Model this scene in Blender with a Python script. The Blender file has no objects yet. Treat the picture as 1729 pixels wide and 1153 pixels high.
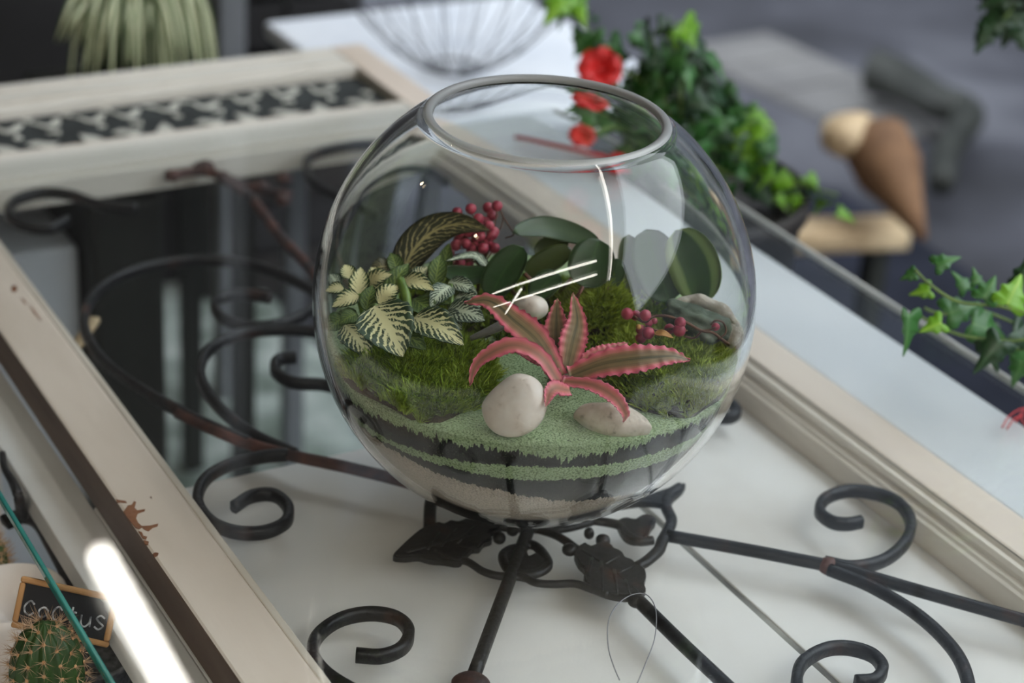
import bpy, bmesh, math, random
from mathutils import Vector, Matrix, noise
random.seed(7)
V = Vector
PI = math.pi
scene = bpy.context.scene
C = scene.collection

# ------------------------------------------------------------------ camera
W, H, F = 1729.0, 1153.0, 3300.0          # frame in pixels, focal length in pixels
CX, CY = W / 2, H / 2
R = 0.14                                  # bowl radius (m)
KZ = 1.04                                 # the bowl is a little taller than a sphere
ZC = 0.93 * KZ * R                        # bowl centre above the glass table top


def camera_axes():
    roll = math.radians(4.0)
    ay = V((-1250 - CX, -1260 - CY, F)).normalized()      # world +y seen in camera axes (x right, y down, z forward)
    hd = V((math.cos(roll), math.sin(roll), 0))
    n = ay.cross(hd).normalized()
    if n.y > 0: n = -n
    ax = ay.cross(n)
    if ax.x < 0: ax = -ax
    return ax, ay, n


AX, AY, AZ = camera_axes()


def to_world(v): return V((AX.dot(v), AY.dot(v), AZ.dot(v)))


_d = V((902 - CX, 503 - CY, F))
DIST = R / math.sin(math.atan(375.5 / _d.length))
CAM = V((0, 0, ZC)) - to_world(_d.normalized() * DIST)
FWD = to_world(V((0, 0, 1)))
D0 = (V((0, 0, ZC)) - CAM).dot(FWD)       # camera depth of the bowl centre

cam = bpy.data.cameras.new('camera')
cam.sensor_width = 36.0
cam.lens = F / W * 36.0
cam.dof.use_dof = True
cam.dof.focus_distance = D0 - 0.07
cam.dof.aperture_fstop = 4.6
cam.clip_start = 0.02
cam_ob = bpy.data.objects.new('camera', cam)
C.objects.link(cam_ob)
rx, ry, rz = to_world(V((1, 0, 0))), to_world(V((0, -1, 0))), -FWD
cam_ob.matrix_world = Matrix(((rx.x, ry.x, rz.x, CAM.x), (rx.y, ry.y, rz.y, CAM.y), (rx.z, ry.z, rz.z, CAM.z), (0, 0, 0, 1)))
scene.camera = cam_ob


def P(px, py, z):                         # the point of height z that the photograph shows at (px, py)
    d = to_world(V((px - CX, py - CY, F)))
    return CAM + d * ((z - CAM.z) / d.z)


def L(px, py, dd):                        # the point dd metres behind the bowl's centre plane
    d = to_world(V((px - CX, py - CY, F))) / F
    return CAM + d * (D0 + dd)


PXM = F / D0                              # pixels per metre at the bowl

# ------------------------------------------------------------------ world, exposure
world = bpy.data.worlds.new('overcast_sky')
scene.world = world
world.use_nodes = True
bg = world.node_tree.nodes['Background']
bg.inputs[0].default_value = (0.86, 0.93, 1.0, 1)
bg.inputs[1].default_value = 3.6
vs = scene.view_settings
vs.view_transform = 'Standard'
vs.look = 'None'
vs.gamma = 1
vs.use_curve_mapping = False
vs.exposure = 0.2
cy = scene.cycles
cy.max_bounces = 20
cy.transmission_bounces = 16
cy.transparent_max_bounces = 24
cy.glossy_bounces = 8
cy.diffuse_bounces = 4
cy.sample_clamp_indirect = 6.0
cy.blur_glossy = 0.2

# ------------------------------------------------------------------ materials
MATS = {}


def new_mat(name):
    m = bpy.data.materials.new(name)
    m.use_nodes = True
    nt = m.node_tree
    return m, nt, nt.nodes['Principled BSDF']


def N(nt, t, **kw):
    n = nt.nodes.new(t)
    for k, v in kw.items(): setattr(n, k, v)
    return n


def rgba(c): return (c[0], c[1], c[2], 1)


def S(r, g, b):                           # sRGB 0-255 to linear
    def f(v):
        v /= 255.0
        return v / 12.92 if v <= .04045 else ((v + .055) / 1.055) ** 2.4
    return (f(r), f(g), f(b))


def ramp(nt, fac, stops, interp='LINEAR'):
    r = N(nt, 'ShaderNodeValToRGB')
    r.color_ramp.interpolation = interp
    e = r.color_ramp.elements
    while len(e) < len(stops): e.new(0.5)
    for el, (p, c) in zip(e, stops):
        el.position = p
        el.color = rgba(c)
    nt.links.new(fac, r.inputs[0])
    return r.outputs[0]


def noise_mat(name, stops, scale=20, rough=.5, bump=.0, bscale=None, detail=6, spec=.5, metal=0, coord='Object', stretch=(1, 1, 1), sheen=0, trans=0, bdist=.002):
    m, nt, b = new_mat(name)
    tc = N(nt, 'ShaderNodeTexCoord')
    mp = N(nt, 'ShaderNodeMapping')
    mp.inputs['Scale'].default_value = stretch
    nt.links.new(tc.outputs[coord], mp.inputs[0])
    n = N(nt, 'ShaderNodeTexNoise')
    n.inputs['Scale'].default_value = scale
    n.inputs['Detail'].default_value = detail
    nt.links.new(mp.outputs[0], n.inputs[0])
    nt.links.new(ramp(nt, n.outputs[0], stops), b.inputs['Base Color'])
    b.inputs['Roughness'].default_value = rough
    b.inputs['Specular IOR Level'].default_value = spec
    b.inputs['Metallic'].default_value = metal
    b.inputs['Subsurface Weight'].default_value = 0
    if bump:
        n2 = N(nt, 'ShaderNodeTexNoise')
        n2.inputs['Scale'].default_value = bscale or scale * 4
        n2.inputs['Detail'].default_value = 5
        nt.links.new(mp.outputs[0], n2.inputs[0])
        bp = N(nt, 'ShaderNodeBump')
        bp.inputs['Strength'].default_value = bump
        bp.inputs['Distance'].default_value = bdist
        nt.links.new(n2.outputs[0], bp.inputs['Height'])
        nt.links.new(bp.outputs[0], b.inputs['Normal'])
    MATS[name] = m
    return m


cream = noise_mat('cream_paint', [(.25, S(200, 184, 166)), (.5, S(228, 214, 200)), (.75, S(234, 222, 209))], 14, .42, .25, 60, stretch=(1, .25, 1))
railpaint = noise_mat('grey_white_rail_paint', [(.25, S(186, 180, 166)), (.5, S(216, 212, 202)), (.75, S(224, 221, 212))], 14, .45, .25, 60, stretch=(.25, 1, 1))
brown_shade_side = noise_mat('brown_shaded_edge', [(.3, S(96, 78, 68)), (.7, S(122, 102, 90))], 40, .7, .4, 120, stretch=(1, .15, 1))  # shade on the stile's outer side, put into a brown base colour
grey_shade_side = noise_mat('grey_shaded_edge', [(.3, S(150, 146, 136)), (.7, S(176, 172, 162))], 40, .6, .4, 120, stretch=(1, .15, 1))  # side turned from the light, its shade coloured in as grey
mould = noise_mat('stained_moulding_paint', [(.3, S(160, 146, 126)), (.5, S(214, 204, 190)), (.8, S(226, 220, 208))], 30, .5, .3, 90, stretch=(1, .12, 1))
whiteboard = noise_mat('cool_white_paint', [(.3, S(214, 218, 222)), (.7, S(232, 235, 238))], 5, .35, .1, 40)
basewhite = noise_mat('off_white_board_paint', [(.3, S(214, 209, 202)), (.5, S(232, 230, 226)), (.75, S(238, 237, 235))], 6, .5, .15, 50)
rust = noise_mat('rust_chip', [(.3, S(112, 66, 40)), (.7, S(160, 108, 74))], 60, .8, .4)
iron = noise_mat('black_iron', [(.35, S(17, 16, 17)), (.58, S(30, 30, 32)), (.74, S(66, 42, 32))], 38, .4, .5, 220, spec=.4, metal=.0, bdist=.0015)
rustiron = noise_mat('rusty_iron', [(.35, S(40, 32, 32)), (.55, S(84, 52, 44)), (.7, S(112, 66, 50))], 45, .6, .4, 200)
darkwood = noise_mat('dark_timber', [(.3, S(24, 26, 22)), (.7, S(44, 46, 40))], 12, .6, .2, 60, stretch=(1, 1, .2))
pinewood = noise_mat('pale_pine', [(.3, S(176, 148, 112)), (.7, S(214, 190, 152))], 14, .6, .2, stretch=(.3, 2, 2))
kraft = noise_mat('kraft_paper', [(.3, S(100, 70, 46)), (.7, S(128, 94, 64))], 20, .8, .2)
stone_white = noise_mat('cream_pebble', [(.26, S(170, 150, 128)), (.4, S(222, 208, 192)), (.8, S(236, 228, 216))], 120, .38, .1, 300)
stone_small = noise_mat('speckled_pebble', [(.28, S(150, 136, 116)), (.42, S(206, 192, 172)), (.8, S(230, 220, 206))], 170, .4, .15, 300)
rock = noise_mat('green_grey_rock', [(.3, S(52, 66, 48)), (.6, S(92, 104, 84)), (.85, S(150, 150, 136))], 40, .7, .6, 200)
rockpale = noise_mat('pale_rock_rim', [(.3, S(140, 132, 116)), (.5, S(198, 190, 174)), (.8, S(216, 208, 194))], 90, .7, .6, 300)
bark = noise_mat('grey_bark', [(.3, S(88, 86, 80)), (.7, S(150, 148, 140))], 60, .8, .5, stretch=(1, .3, 1))
twig = noise_mat('brown_twig', [(.3, S(70, 44, 30)), (.7, S(112, 76, 52))], 80, .7, .3)
stemgreen = noise_mat('green_stem', [(.3, S(70, 96, 38)), (.7, S(112, 138, 60))], 40, .45)
stemred = noise_mat('reddish_stem', [(.3, S(84, 52, 40)), (.7, S(120, 76, 58))], 40, .5)
berry = noise_mat('pink_berry', [(.3, S(118, 32, 50)), (.55, S(160, 58, 76)), (.8, S(184, 98, 108))], 120, .45, .15, 500)
berrydry = noise_mat('dry_berry', [(.3, S(150, 96, 40)), (.7, S(196, 150, 76))], 120, .6)
redpetal = noise_mat('red_petal', [(.3, S(176, 20, 22)), (.7, S(226, 40, 36))], 40, .5)
floor_m = noise_mat('grey_pavement', [(.3, S(46, 46, 50)), (.5, S(64, 64, 70)), (.7, S(92, 92, 98))], 2.2, .75, .2, 60, spec=.2)
shade_floor = noise_mat('mossy_paving', [(.3, S(96, 108, 96)), (.5, S(158, 168, 160)), (.7, S(206, 212, 206))], 16, .6, .2, 60)
slabm = noise_mat('pale_slab', [(.3, S(92, 90, 90)), (.7, S(116, 114, 112))], 5, .7, .2)
wallm = noise_mat('dark_wall_plaster', [(.3, S(26, 24, 24)), (.7, S(44, 42, 44))], 3, .8, .2)
wallgrey = noise_mat('shop_wall_plaster', [(.3, S(92, 86, 78)), (.7, S(110, 104, 96))], 2, .8)
ceilm = noise_mat('shop_ceiling_paint', [(.3, S(104, 100, 94)), (.7, S(120, 116, 110))], 2, .8)
facadem = noise_mat('street_facade_render', [(.3, S(62, 66, 72)), (.7, S(84, 88, 94))], 1.2, .8)
wirem = noise_mat('dark_wire', [(.3, S(50, 50, 54)), (.7, S(70, 70, 76))], 30, .4)
greypost = noise_mat('grey_post_paint', [(.3, S(112, 114, 118)), (.7, S(136, 138, 142))], 10, .6)
dark_patch_m = noise_mat('dark_blue_grey', [(.3, S(26, 28, 36)), (.7, S(40, 42, 52))], 8, .8, .3, 90, spec=.08)
palebox = noise_mat('pale_grey_paint', [(.3, S(196, 202, 208)), (.7, S(214, 218, 222))], 8, .6)
clothm = noise_mat('white_cloth', [(.3, S(214, 220, 230)), (.7, S(236, 240, 246))], 10, .8)
chalk = noise_mat('chalkboard', [(.3, S(18, 18, 20)), (.7, S(30, 30, 34))], 30, .7)
chalkwrite = noise_mat('white_chalk', [(.4, S(110, 112, 116)), (.6, S(196, 198, 200))], 300, .9)
signwood = noise_mat('sign_frame_wood', [(.3, S(150, 106, 62)), (.7, S(190, 144, 94))], 30, .6)
potwhite = noise_mat('white_ceramic', [(.3, S(218, 208, 200)), (.7, S(232, 226, 220))], 10, .25)
potdark = noise_mat('dark_pot', [(.3, S(34, 30, 28)), (.7, S(50, 44, 40))], 10, .6)
gravel = noise_mat('grey_gravel', [(.3, S(70, 70, 72)), (.5, S(120, 120, 120)), (.7, S(160, 160, 158))], 160, .8, .8, 200)
cactusm = noise_mat('cactus_skin', [(.3, S(30, 56, 24)), (.7, S(58, 88, 38))], 40, .5, .2)
spinem = noise_mat('cactus_spine', [(.3, S(150, 116, 86)), (.7, S(200, 172, 140))], 40, .6)
areolem = noise_mat('cactus_areole', [(.3, S(170, 124, 84)), (.7, S(206, 164, 120))], 80, .9)
white_metal = noise_mat('lamp_housing', [(.3, S(200, 200, 198)), (.7, S(214, 214, 212))], 5, .4)
blackdark = noise_mat('blackened_pattern_ground', [(.3, S(22, 26, 26)), (.7, S(48, 54, 54))], 30, .8)
motifm = noise_mat('white_leaf_motif', [(.3, S(170, 170, 160)), (.7, S(206, 206, 196))], 30, .7)
redtrim = noise_mat('red_trim', [(.3, S(176, 40, 44)), (.7, S(206, 66, 66))], 20, .5)


def sand_mat(name, stops):
    m, nt, b = new_mat(name)
    tc = N(nt, 'ShaderNodeTexCoord')
    n = N(nt, 'ShaderNodeTexNoise')
    n.inputs['Scale'].default_value = 900
    n.inputs['Detail'].default_value = 3
    nt.links.new(tc.outputs['Object'], n.inputs[0])
    nt.links.new(ramp(nt, n.outputs[0], stops), b.inputs['Base Color'])
    bp = N(nt, 'ShaderNodeBump')
    bp.inputs['Strength'].default_value = .5
    bp.inputs['Distance'].default_value = .001
    nt.links.new(n.outputs[0], bp.inputs['Height'])
    nt.links.new(bp.outputs[0], b.inputs['Normal'])
    b.inputs['Roughness'].default_value = .9
    b.inputs['Specular IOR Level'].default_value = .2
    return m


sand_green = sand_mat('green_sand', [(.27, S(52, 62, 44)), (.36, S(104, 124, 86)), (.5, S(152, 174, 130)), (.7, S(178, 196, 156))])
sand_black = sand_mat('black_sand', [(.3, S(14, 14, 14)), (.5, S(26, 26, 26)), (.66, S(40, 40, 38)), (.74, S(120, 138, 104))])
sand_beige = sand_mat('beige_sand', [(.3, S(150, 138, 124)), (.5, S(190, 178, 164)), (.7, S(206, 196, 182))])
soil = sand_mat('dark_soil', [(.3, S(26, 22, 16)), (.5, S(44, 40, 26)), (.7, S(70, 66, 40))])


def thin_glass(name, tint, ior=1.5, rough=0.0):
    m = bpy.data.materials.new(name)
    m.use_nodes = True
    nt = m.node_tree
    nt.nodes.remove(nt.nodes['Principled BSDF'])
    out = nt.nodes['Material Output']
    t = N(nt, 'ShaderNodeBsdfTransparent')
    t.inputs[0].default_value = rgba(tint)
    g = N(nt, 'ShaderNodeBsdfGlossy')
    g.inputs['Roughness'].default_value = rough
    fr = N(nt, 'ShaderNodeFresnel')
    geo = N(nt, 'ShaderNodeNewGeometry')
    mr = N(nt, 'ShaderNodeMapRange')       # the pane is not refracted through, so both of its faces use the same angle
    mr.inputs['To Min'].default_value = ior
    mr.inputs['To Max'].default_value = 1 / ior
    nt.links.new(geo.outputs['Backfacing'], mr.inputs['Value'])
    nt.links.new(mr.outputs[0], fr.inputs[0])
    mx = N(nt, 'ShaderNodeMixShader')
    nt.links.new(fr.outputs[0], mx.inputs[0])
    nt.links.new(t.outputs[0], mx.inputs[1])
    nt.links.new(g.outputs[0], mx.inputs[2])
    nt.links.new(mx.outputs[0], out.inputs[0])
    return m


table_glass_m = thin_glass('clear_sheet_glass', (.985, .995, .992), 1.45)
glass_m, gnt, gb = new_mat('clear_bowl_glass')
gb.inputs['Base Color'].default_value = (.985, .995, .99, 1)
gb.inputs['Roughness'].default_value = 0
gb.inputs['IOR'].default_value = 1.38
gb.inputs['Transmission Weight'].default_value = 1
rim_m, rnt, rb_ = new_mat('ground_glass_rim')
rb_.inputs['Base Color'].default_value = (.93, .95, .94, 1)
rb_.inputs['Roughness'].default_value = .38
rb_.inputs['IOR'].default_value = 1.48
rb_.inputs['Transmission Weight'].default_value = .72
edge_teal = noise_mat('green_glass_edge', [(.3, S(24, 92, 88)), (.7, S(58, 138, 128))], 30, .1, stretch=(1, .2, 1))
edge_grey = noise_mat('pale_glass_edge', [(.3, S(186, 188, 184)), (.7, S(214, 214, 208))], 30, .12, stretch=(1, .2, 1))  # reflected light on this edge is put into its pale colour


def emit_mat(name, col, st):
    m, nt, b = new_mat(name)
    b.inputs['Emission Color'].default_value = rgba(col)
    b.inputs['Emission Strength'].default_value = st
    b.inputs['Base Color'].default_value = (.8, .8, .8, 1)
    return m


tube_light = emit_mat('fluorescent_tube_glow', (1.0, .95, .86), 22)
bulb_light = emit_mat('warm_bulb_glow', (1.0, .78, .5), 60)


def uv_mat(name): 
    m, nt, b = new_mat(name)
    uv = N(nt, 'ShaderNodeUVMap')
    uv.uv_map = 'leaf'
    sp = N(nt, 'ShaderNodeSeparateXYZ')
    nt.links.new(uv.outputs[0], sp.inputs[0])
    return m, nt, b, sp.outputs[0], sp.outputs[1], uv.outputs[0]


def mth(nt, op, a, b=None, c=None, clamp=False):
    n = N(nt, 'ShaderNodeMath', operation=op, use_clamp=clamp)
    for i, v in enumerate((a, b, c)):
        if v is None: continue
        if isinstance(v, (int, float)): n.inputs[i].default_value = v
        else: nt.links.new(v, n.inputs[i])
    return n.outputs[0]


def fittonia_mat(name, green, vein, amount, nveins=7.0, fine=.5):
    """veins fan out from the midrib; vein cover fades to a green margin"""
    m, nt, b, u, v, uv = uv_mat(name)
    av = mth(nt, 'ABSOLUTE', mth(nt, 'SUBTRACT', mth(nt, 'MULTIPLY', v, 2.0), 1.0))
    nz = N(nt, 'ShaderNodeTexNoise')
    nz.inputs['Scale'].default_value = 9
    nz.inputs['Detail'].default_value = 3
    nt.links.new(uv, nz.inputs[0])
    wob = mth(nt, 'MULTIPLY', mth(nt, 'SUBTRACT', nz.outputs[0], .5), .16)
    s = mth(nt, 'ADD', mth(nt, 'SUBTRACT', u, mth(nt, 'MULTIPLY', av, .32)), wob)
    w1 = mth(nt, 'ABSOLUTE', mth(nt, 'SUBTRACT', mth(nt, 'FRACT', mth(nt, 'MULTIPLY', s, nveins)), .5))       # 0 on vein
    s2 = mth(nt, 'ADD', mth(nt, 'ADD', u, mth(nt, 'MULTIPLY', av, .5)), mth(nt, 'MULTIPLY', wob, 1.6))
    w2 = mth(nt, 'ABSOLUTE', mth(nt, 'SUBTRACT', mth(nt, 'FRACT', mth(nt, 'MULTIPLY', s2, nveins * 1.5)), .5))
    w2 = mth(nt, 'ADD', w2, fine * .4)
    wm = mth(nt, 'MINIMUM', w1, mth(nt, 'MINIMUM', w2, mth(nt, 'MULTIPLY', av, 2.2)))
    thr = mth(nt, 'MULTIPLY_ADD', mth(nt, 'POWER', av, 1.5), -amount * .95, amount)
    f = mth(nt, 'MULTIPLY_ADD', mth(nt, 'SUBTRACT', thr, wm), 9.0, .5, clamp=True)
    mx = N(nt, 'ShaderNodeMix', data_type='RGBA')
    nt.links.new(f, mx.inputs['Factor'])
    mx.inputs[6].default_value = rgba(green)
    mx.inputs[7].default_value = rgba(vein)
    nt.links.new(mx.outputs[2], b.inputs['Base Color'])
    bp = N(nt, 'ShaderNodeBump')
    bp.inputs['Strength'].default_value = .35
    bp.inputs['Distance'].default_value = .001
    bp.invert = True
    nt.links.new(f, bp.inputs['Height'])
    nt.links.new(bp.outputs[0], b.inputs['Normal'])
    b.inputs['Roughness'].default_value = .5
    return m


fit_main = fittonia_mat('cream_veined_leaf', S(38, 62, 32), S(212, 208, 156), .34, 8.5)
fit_pale = fittonia_mat('pale_cream_leaf', S(46, 74, 34), S(220, 214, 160), .52)
fit_dark = fittonia_mat('dark_veined_leaf', S(44, 46, 26), S(150, 140, 92), .17, 11)
fit_green = fittonia_mat('soft_green_leaf', S(62, 86, 34), S(112, 130, 60), .2)
fit_white = fittonia_mat('white_veined_leaf', S(40, 62, 44), S(190, 200, 172), .30, 9)


def cross_mat(name, stops, streak=0.0, rough=.4, along=None):
    """colour by distance from the midrib, with fine lengthwise streaks"""
    m, nt, b, u, v, uv = uv_mat(name)
    av = mth(nt, 'ABSOLUTE', mth(nt, 'SUBTRACT', mth(nt, 'MULTIPLY', v, 2.0), 1.0))
    mp = N(nt, 'ShaderNodeMapping')
    mp.inputs['Scale'].default_value = (1.2, 14, 1)
    nt.links.new(uv, mp.inputs[0])
    nz = N(nt, 'ShaderNodeTexNoise')
    nz.inputs['Scale'].default_value = 2.0
    nz.inputs['Detail'].default_value = 4
    nt.links.new(mp.outputs[0], nz.inputs[0])
    f = mth(nt, 'ADD', av, mth(nt, 'MULTIPLY', mth(nt, 'SUBTRACT', nz.outputs[0], .5), streak))
    nt.links.new(ramp(nt, f, stops), b.inputs['Base Color'])
    b.inputs['Roughness'].default_value = rough
    return m


crypt_m = cross_mat('pink_edged_star_leaf', [(.0, S(84, 80, 54)), (.2, S(134, 114, 80)), (.36, S(120, 100, 72)), (.56, S(160, 112, 88)), (.76, S(204, 100, 112)), (1, S(216, 106, 130))], .6, .42)
crypt_r = cross_mat('rosy_star_leaf', [(.0, S(146, 104, 84)), (.4, S(184, 116, 100)), (.75, S(212, 108, 122)), (1, S(218, 114, 134))], .5, .42)
pep_m = cross_mat('dark_green_oval_leaf', [(.0, S(50, 78, 40)), (.1, S(40, 66, 34)), (.9, S(36, 60, 30)), (1, S(66, 90, 50))], .12, .33)
pep_grey = cross_mat('greyed_oval_leaf', [(.0, S(74, 92, 66)), (.5, S(66, 84, 60)), (1, S(54, 76, 48))], .4, .38)
pep_olive = cross_mat('olive_oval_leaf', [(.0, S(58, 70, 26)), (.9, S(52, 66, 26)), (1, S(84, 94, 48))], .2, .35)
pep_edge_lit = cross_mat('edge_lit_oval_leaf', [(.0, S(46, 76, 34)), (.45, S(52, 84, 38)), (.6, S(120, 146, 84)), (1, S(132, 156, 96))], .1, .35)  # light catching the leaf edge, painted as a paler outer band
spider_m = cross_mat('striped_strap_leaf', [(.0, S(226, 228, 200)), (.42, S(206, 210, 172)), (.58, S(86, 108, 58)), (1, S(62, 88, 42))], .3, .45)
ivy_m = cross_mat('ivy_leaf_green', [(.0, S(90, 132, 72)), (.08, S(58, 108, 50)), (1, S(48, 96, 40))], .25, .4)
ivy_l = cross_mat('ivy_leaf_lime', [(.0, S(146, 184, 66)), (.1, S(112, 164, 40)), (1, S(98, 150, 32))], .25, .4)
ivy_d = cross_mat('ivy_leaf_dark', [(.0, S(52, 86, 52)), (.08, S(34, 66, 34)), (1, S(26, 54, 28))], .25, .4)


def moss_mat(name, stops):
    m, nt, b = new_mat(name)
    g = N(nt, 'ShaderNodeNewGeometry')
    tc = N(nt, 'ShaderNodeTexCoord')
    n = N(nt, 'ShaderNodeTexNoise')
    n.inputs['Scale'].default_value = 28
    nt.links.new(tc.outputs['Object'], n.inputs[0])
    f = mth(nt, 'MULTIPLY_ADD', g.outputs['Random Per Island'], .45, mth(nt, 'MULTIPLY', mth(nt, 'SUBTRACT', n.outputs[0], .25), 1.1))
    nt.links.new(ramp(nt, f, stops), b.inputs['Base Color'])
    b.inputs['Roughness'].default_value = .55
    b.inputs['Specular IOR Level'].default_value = .3
    return m


moss_a = moss_mat('deep_green_moss', [(.1, S(56, 70, 18)), (.45, S(106, 130, 36)), (.7, S(142, 166, 52)), (.95, S(182, 196, 90))])
moss_b = moss_mat('yellow_green_moss', [(.1, S(72, 86, 22)), (.45, S(132, 152, 46)), (.7, S(166, 184, 68)), (.95, S(200, 210, 108))])

# ------------------------------------------------------------------ mesh helpers


def mesh(name, vs_, fs, smooth=True, uvs=None):
    me = bpy.data.meshes.new(name)
    me.from_pydata([tuple(v) for v in vs_], [], fs)
    if uvs:
        lay = me.uv_layers.new(name='leaf')
        for lp in me.loops: lay.data[lp.index].uv = uvs[lp.vertex_index]
    if smooth: me.polygons.foreach_set('use_smooth', [True] * len(me.polygons))
    me.update()
    return me


def ob(name, me, mat=None, parent=None, label=None, cat=None, group=None, kind=None, loc=None):
    o = bpy.data.objects.new(name, me)
    C.objects.link(o)
    if mat is not None and me is not None and not me.materials: me.materials.append(mat)
    if parent is not None:
        o.parent = parent
    if loc is not None: o.location = loc
    if label: o['label'] = label
    if cat: o['category'] = cat
    if group: o['group'] = group
    if kind: o['kind'] = kind
    return o


def thing(name, label, cat, loc=(0, 0, 0), group=None, kind=None):
    o = ob(name, None, None, None, label, cat, group, kind, loc)
    o.empty_display_size = .02
    return o


def part(name, me, mat, root, label=None, kind=None):
    """a part whose mesh is given in world coordinates"""
    o = ob(name, me, mat, root, label, None, None, kind)
    base = V((0, 0, 0))
    p = root
    while p is not None:
        base += p.location
        p = p.parent
    me.transform(Matrix.Translation(-base))
    return o


def box(name, lo, hi, bev=0.0, seg=2):
    bm = bmesh.new()
    bmesh.ops.create_cube(bm, size=1)
    for v in bm.verts:
        v.co = V([lo[i] + (v.co[i] + .5) * (hi[i] - lo[i]) for i in range(3)])
    if bev: bmesh.ops.bevel(bm, geom=bm.edges[:], offset=bev, segments=seg, affect='EDGES', profile=.5)
    me = bpy.data.meshes.new(name)
    bm.to_mesh(me)
    bm.free()
    return me


def catmull(pts, n=8, closed=False):
    pts = [V(p) for p in pts]
    out = []
    m = len(pts)
    rng = range(m) if closed else range(m - 1)
    for i in rng:
        if closed: p0, p1, p2, p3 = pts[i - 1], pts[i], pts[(i + 1) % m], pts[(i + 2) % m]
        else:
            p1, p2 = pts[i], pts[i + 1]
            p0 = pts[i - 1] if i else p1 * 2 - p2
            p3 = pts[i + 2] if i + 2 < m else p2 * 2 - p1
        for k in range(n):
            t = k / n
            out.append(.5 * ((2 * p1) + (p2 - p0) * t + (2 * p0 - 5 * p1 + 4 * p2 - p3) * t * t + (3 * p1 - p0 - 3 * p2 + p3) * t ** 3))
    if not closed: out.append(pts[-1])
    return out


def sweep(name, pts, prof, rad=None, up=V((0, 0, 1)), closed=False, cap=True):
    """sweep a closed 2-D profile [(a,b)] (a sideways, b along up) along pts"""
    vs_, fs = [], []
    n, k = len(pts), len(prof)
    for i, p in enumerate(pts):
        a = pts[i - 1] if (i or closed) else pts[i]
        b = pts[(i + 1) % n] if (i + 1 < n or closed) else pts[i]
        t = (b - a)
        t = t.normalized() if t.length > 1e-9 else V((1, 0, 0))
        s = t.cross(up)
        if s.length < 1e-4: s = t.cross(V((1, 0, 0)))
        s.normalize()
        u2 = s.cross(t).normalized()
        q = rad(i / (n - 1)) if rad else 1.0
        for (x, y) in prof: vs_.append(p + s * x * q + u2 * y * q)
    m = n if closed else n - 1
    for i in range(m):
        j = (i + 1) % n
        for c in range(k):
            d = (c + 1) % k
            fs.append((i * k + c, i * k + d, j * k + d, j * k + c))
    if cap and not closed:
        fs.append(tuple(range(k))[::-1])
        fs.append(tuple((n - 1) * k + c for c in range(k)))
    return mesh(name, vs_, fs)


def circ(r, n=10): return [(r * math.cos(2 * PI * i / n), r * math.sin(2 * PI * i / n)) for i in range(n)]


def rrect(w, h, b):
    w, h = w / 2, h / 2
    return [(w - b, -h), (w, -h + b), (w, h - b), (w - b, h), (-w + b, h), (-w, h - b), (-w, -h + b), (-w + b, -h)]


def lathe(name, prof, n=64, centre=(0, 0), caps=False):
    vs_, fs = [], []
    for (r, z) in prof:
        for i in range(n):
            a = 2 * PI * i / n
            vs_.append((centre[0] + r * math.cos(a), centre[1] + r * math.sin(a), z))
    for j in range(len(prof) - 1):
        for i in range(n):
            k = (i + 1) % n
            fs.append((j * n + i, j * n + k, (j + 1) * n + k, (j + 1) * n + i))
    if caps:
        fs.append(tuple(range(n))[::-1])
        fs.append(tuple((len(prof) - 1) * n + i for i in range(n)))
    return mesh(name, vs_, fs)


def plate(name, outline, z0, z1, bev=.001):
    """extruded outline (world xy) with softened rims"""
    bm = bmesh.new()
    f = bm.faces.new([bm.verts.new((p[0], p[1], z1)) for p in outline])
    bm.normal_update()
    if f.normal.z < 0: f.normal_flip()
    r = bmesh.ops.extrude_face_region(bm, geom=[f])
    for v in [g for g in r['geom'] if isinstance(g, bmesh.types.BMVert)]: v.co.z = z0
    bm.faces.ensure_lookup_table()
    bmesh.ops.recalc_face_normals(bm, faces=bm.faces)
    top = [e for e in bm.edges if all(abs(v.co.z - z1) < 1e-6 for v in e.verts)]
    if bev: bmesh.ops.bevel(bm, geom=top, offset=bev, segments=2, affect='EDGES', clamp_overlap=True)
    bmesh.ops.triangulate(bm, faces=[f for f in bm.faces if len(f.verts) > 4])
    me = bpy.data.meshes.new(name)
    bm.to_mesh(me)
    bm.free()
    return me


def blob(name, c, rad, axes=None, amp=.06, freq=1.5, seed=0, sub=4, shape=None):
    bm = bmesh.new()
    bmesh.ops.create_icosphere(bm, subdivisions=sub, radius=1)
    for v in bm.verts:
        d = v.co.normalized()
        k = 1 + amp * noise.noise(d * freq + V((seed, seed * 1.7, 0)))
        q = V((d.x * rad[0], d.y * rad[1], d.z * rad[2])) * k
        if shape: q = shape(d, q)
        if axes: q = axes[0] * q.x + axes[1] * q.y + axes[2] * q.z
        v.co = V(c) + q
    for f in bm.faces: f.smooth = True
    me = bpy.data.meshes.new(name)
    bm.to_mesh(me)
    bm.free()
    return me


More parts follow.
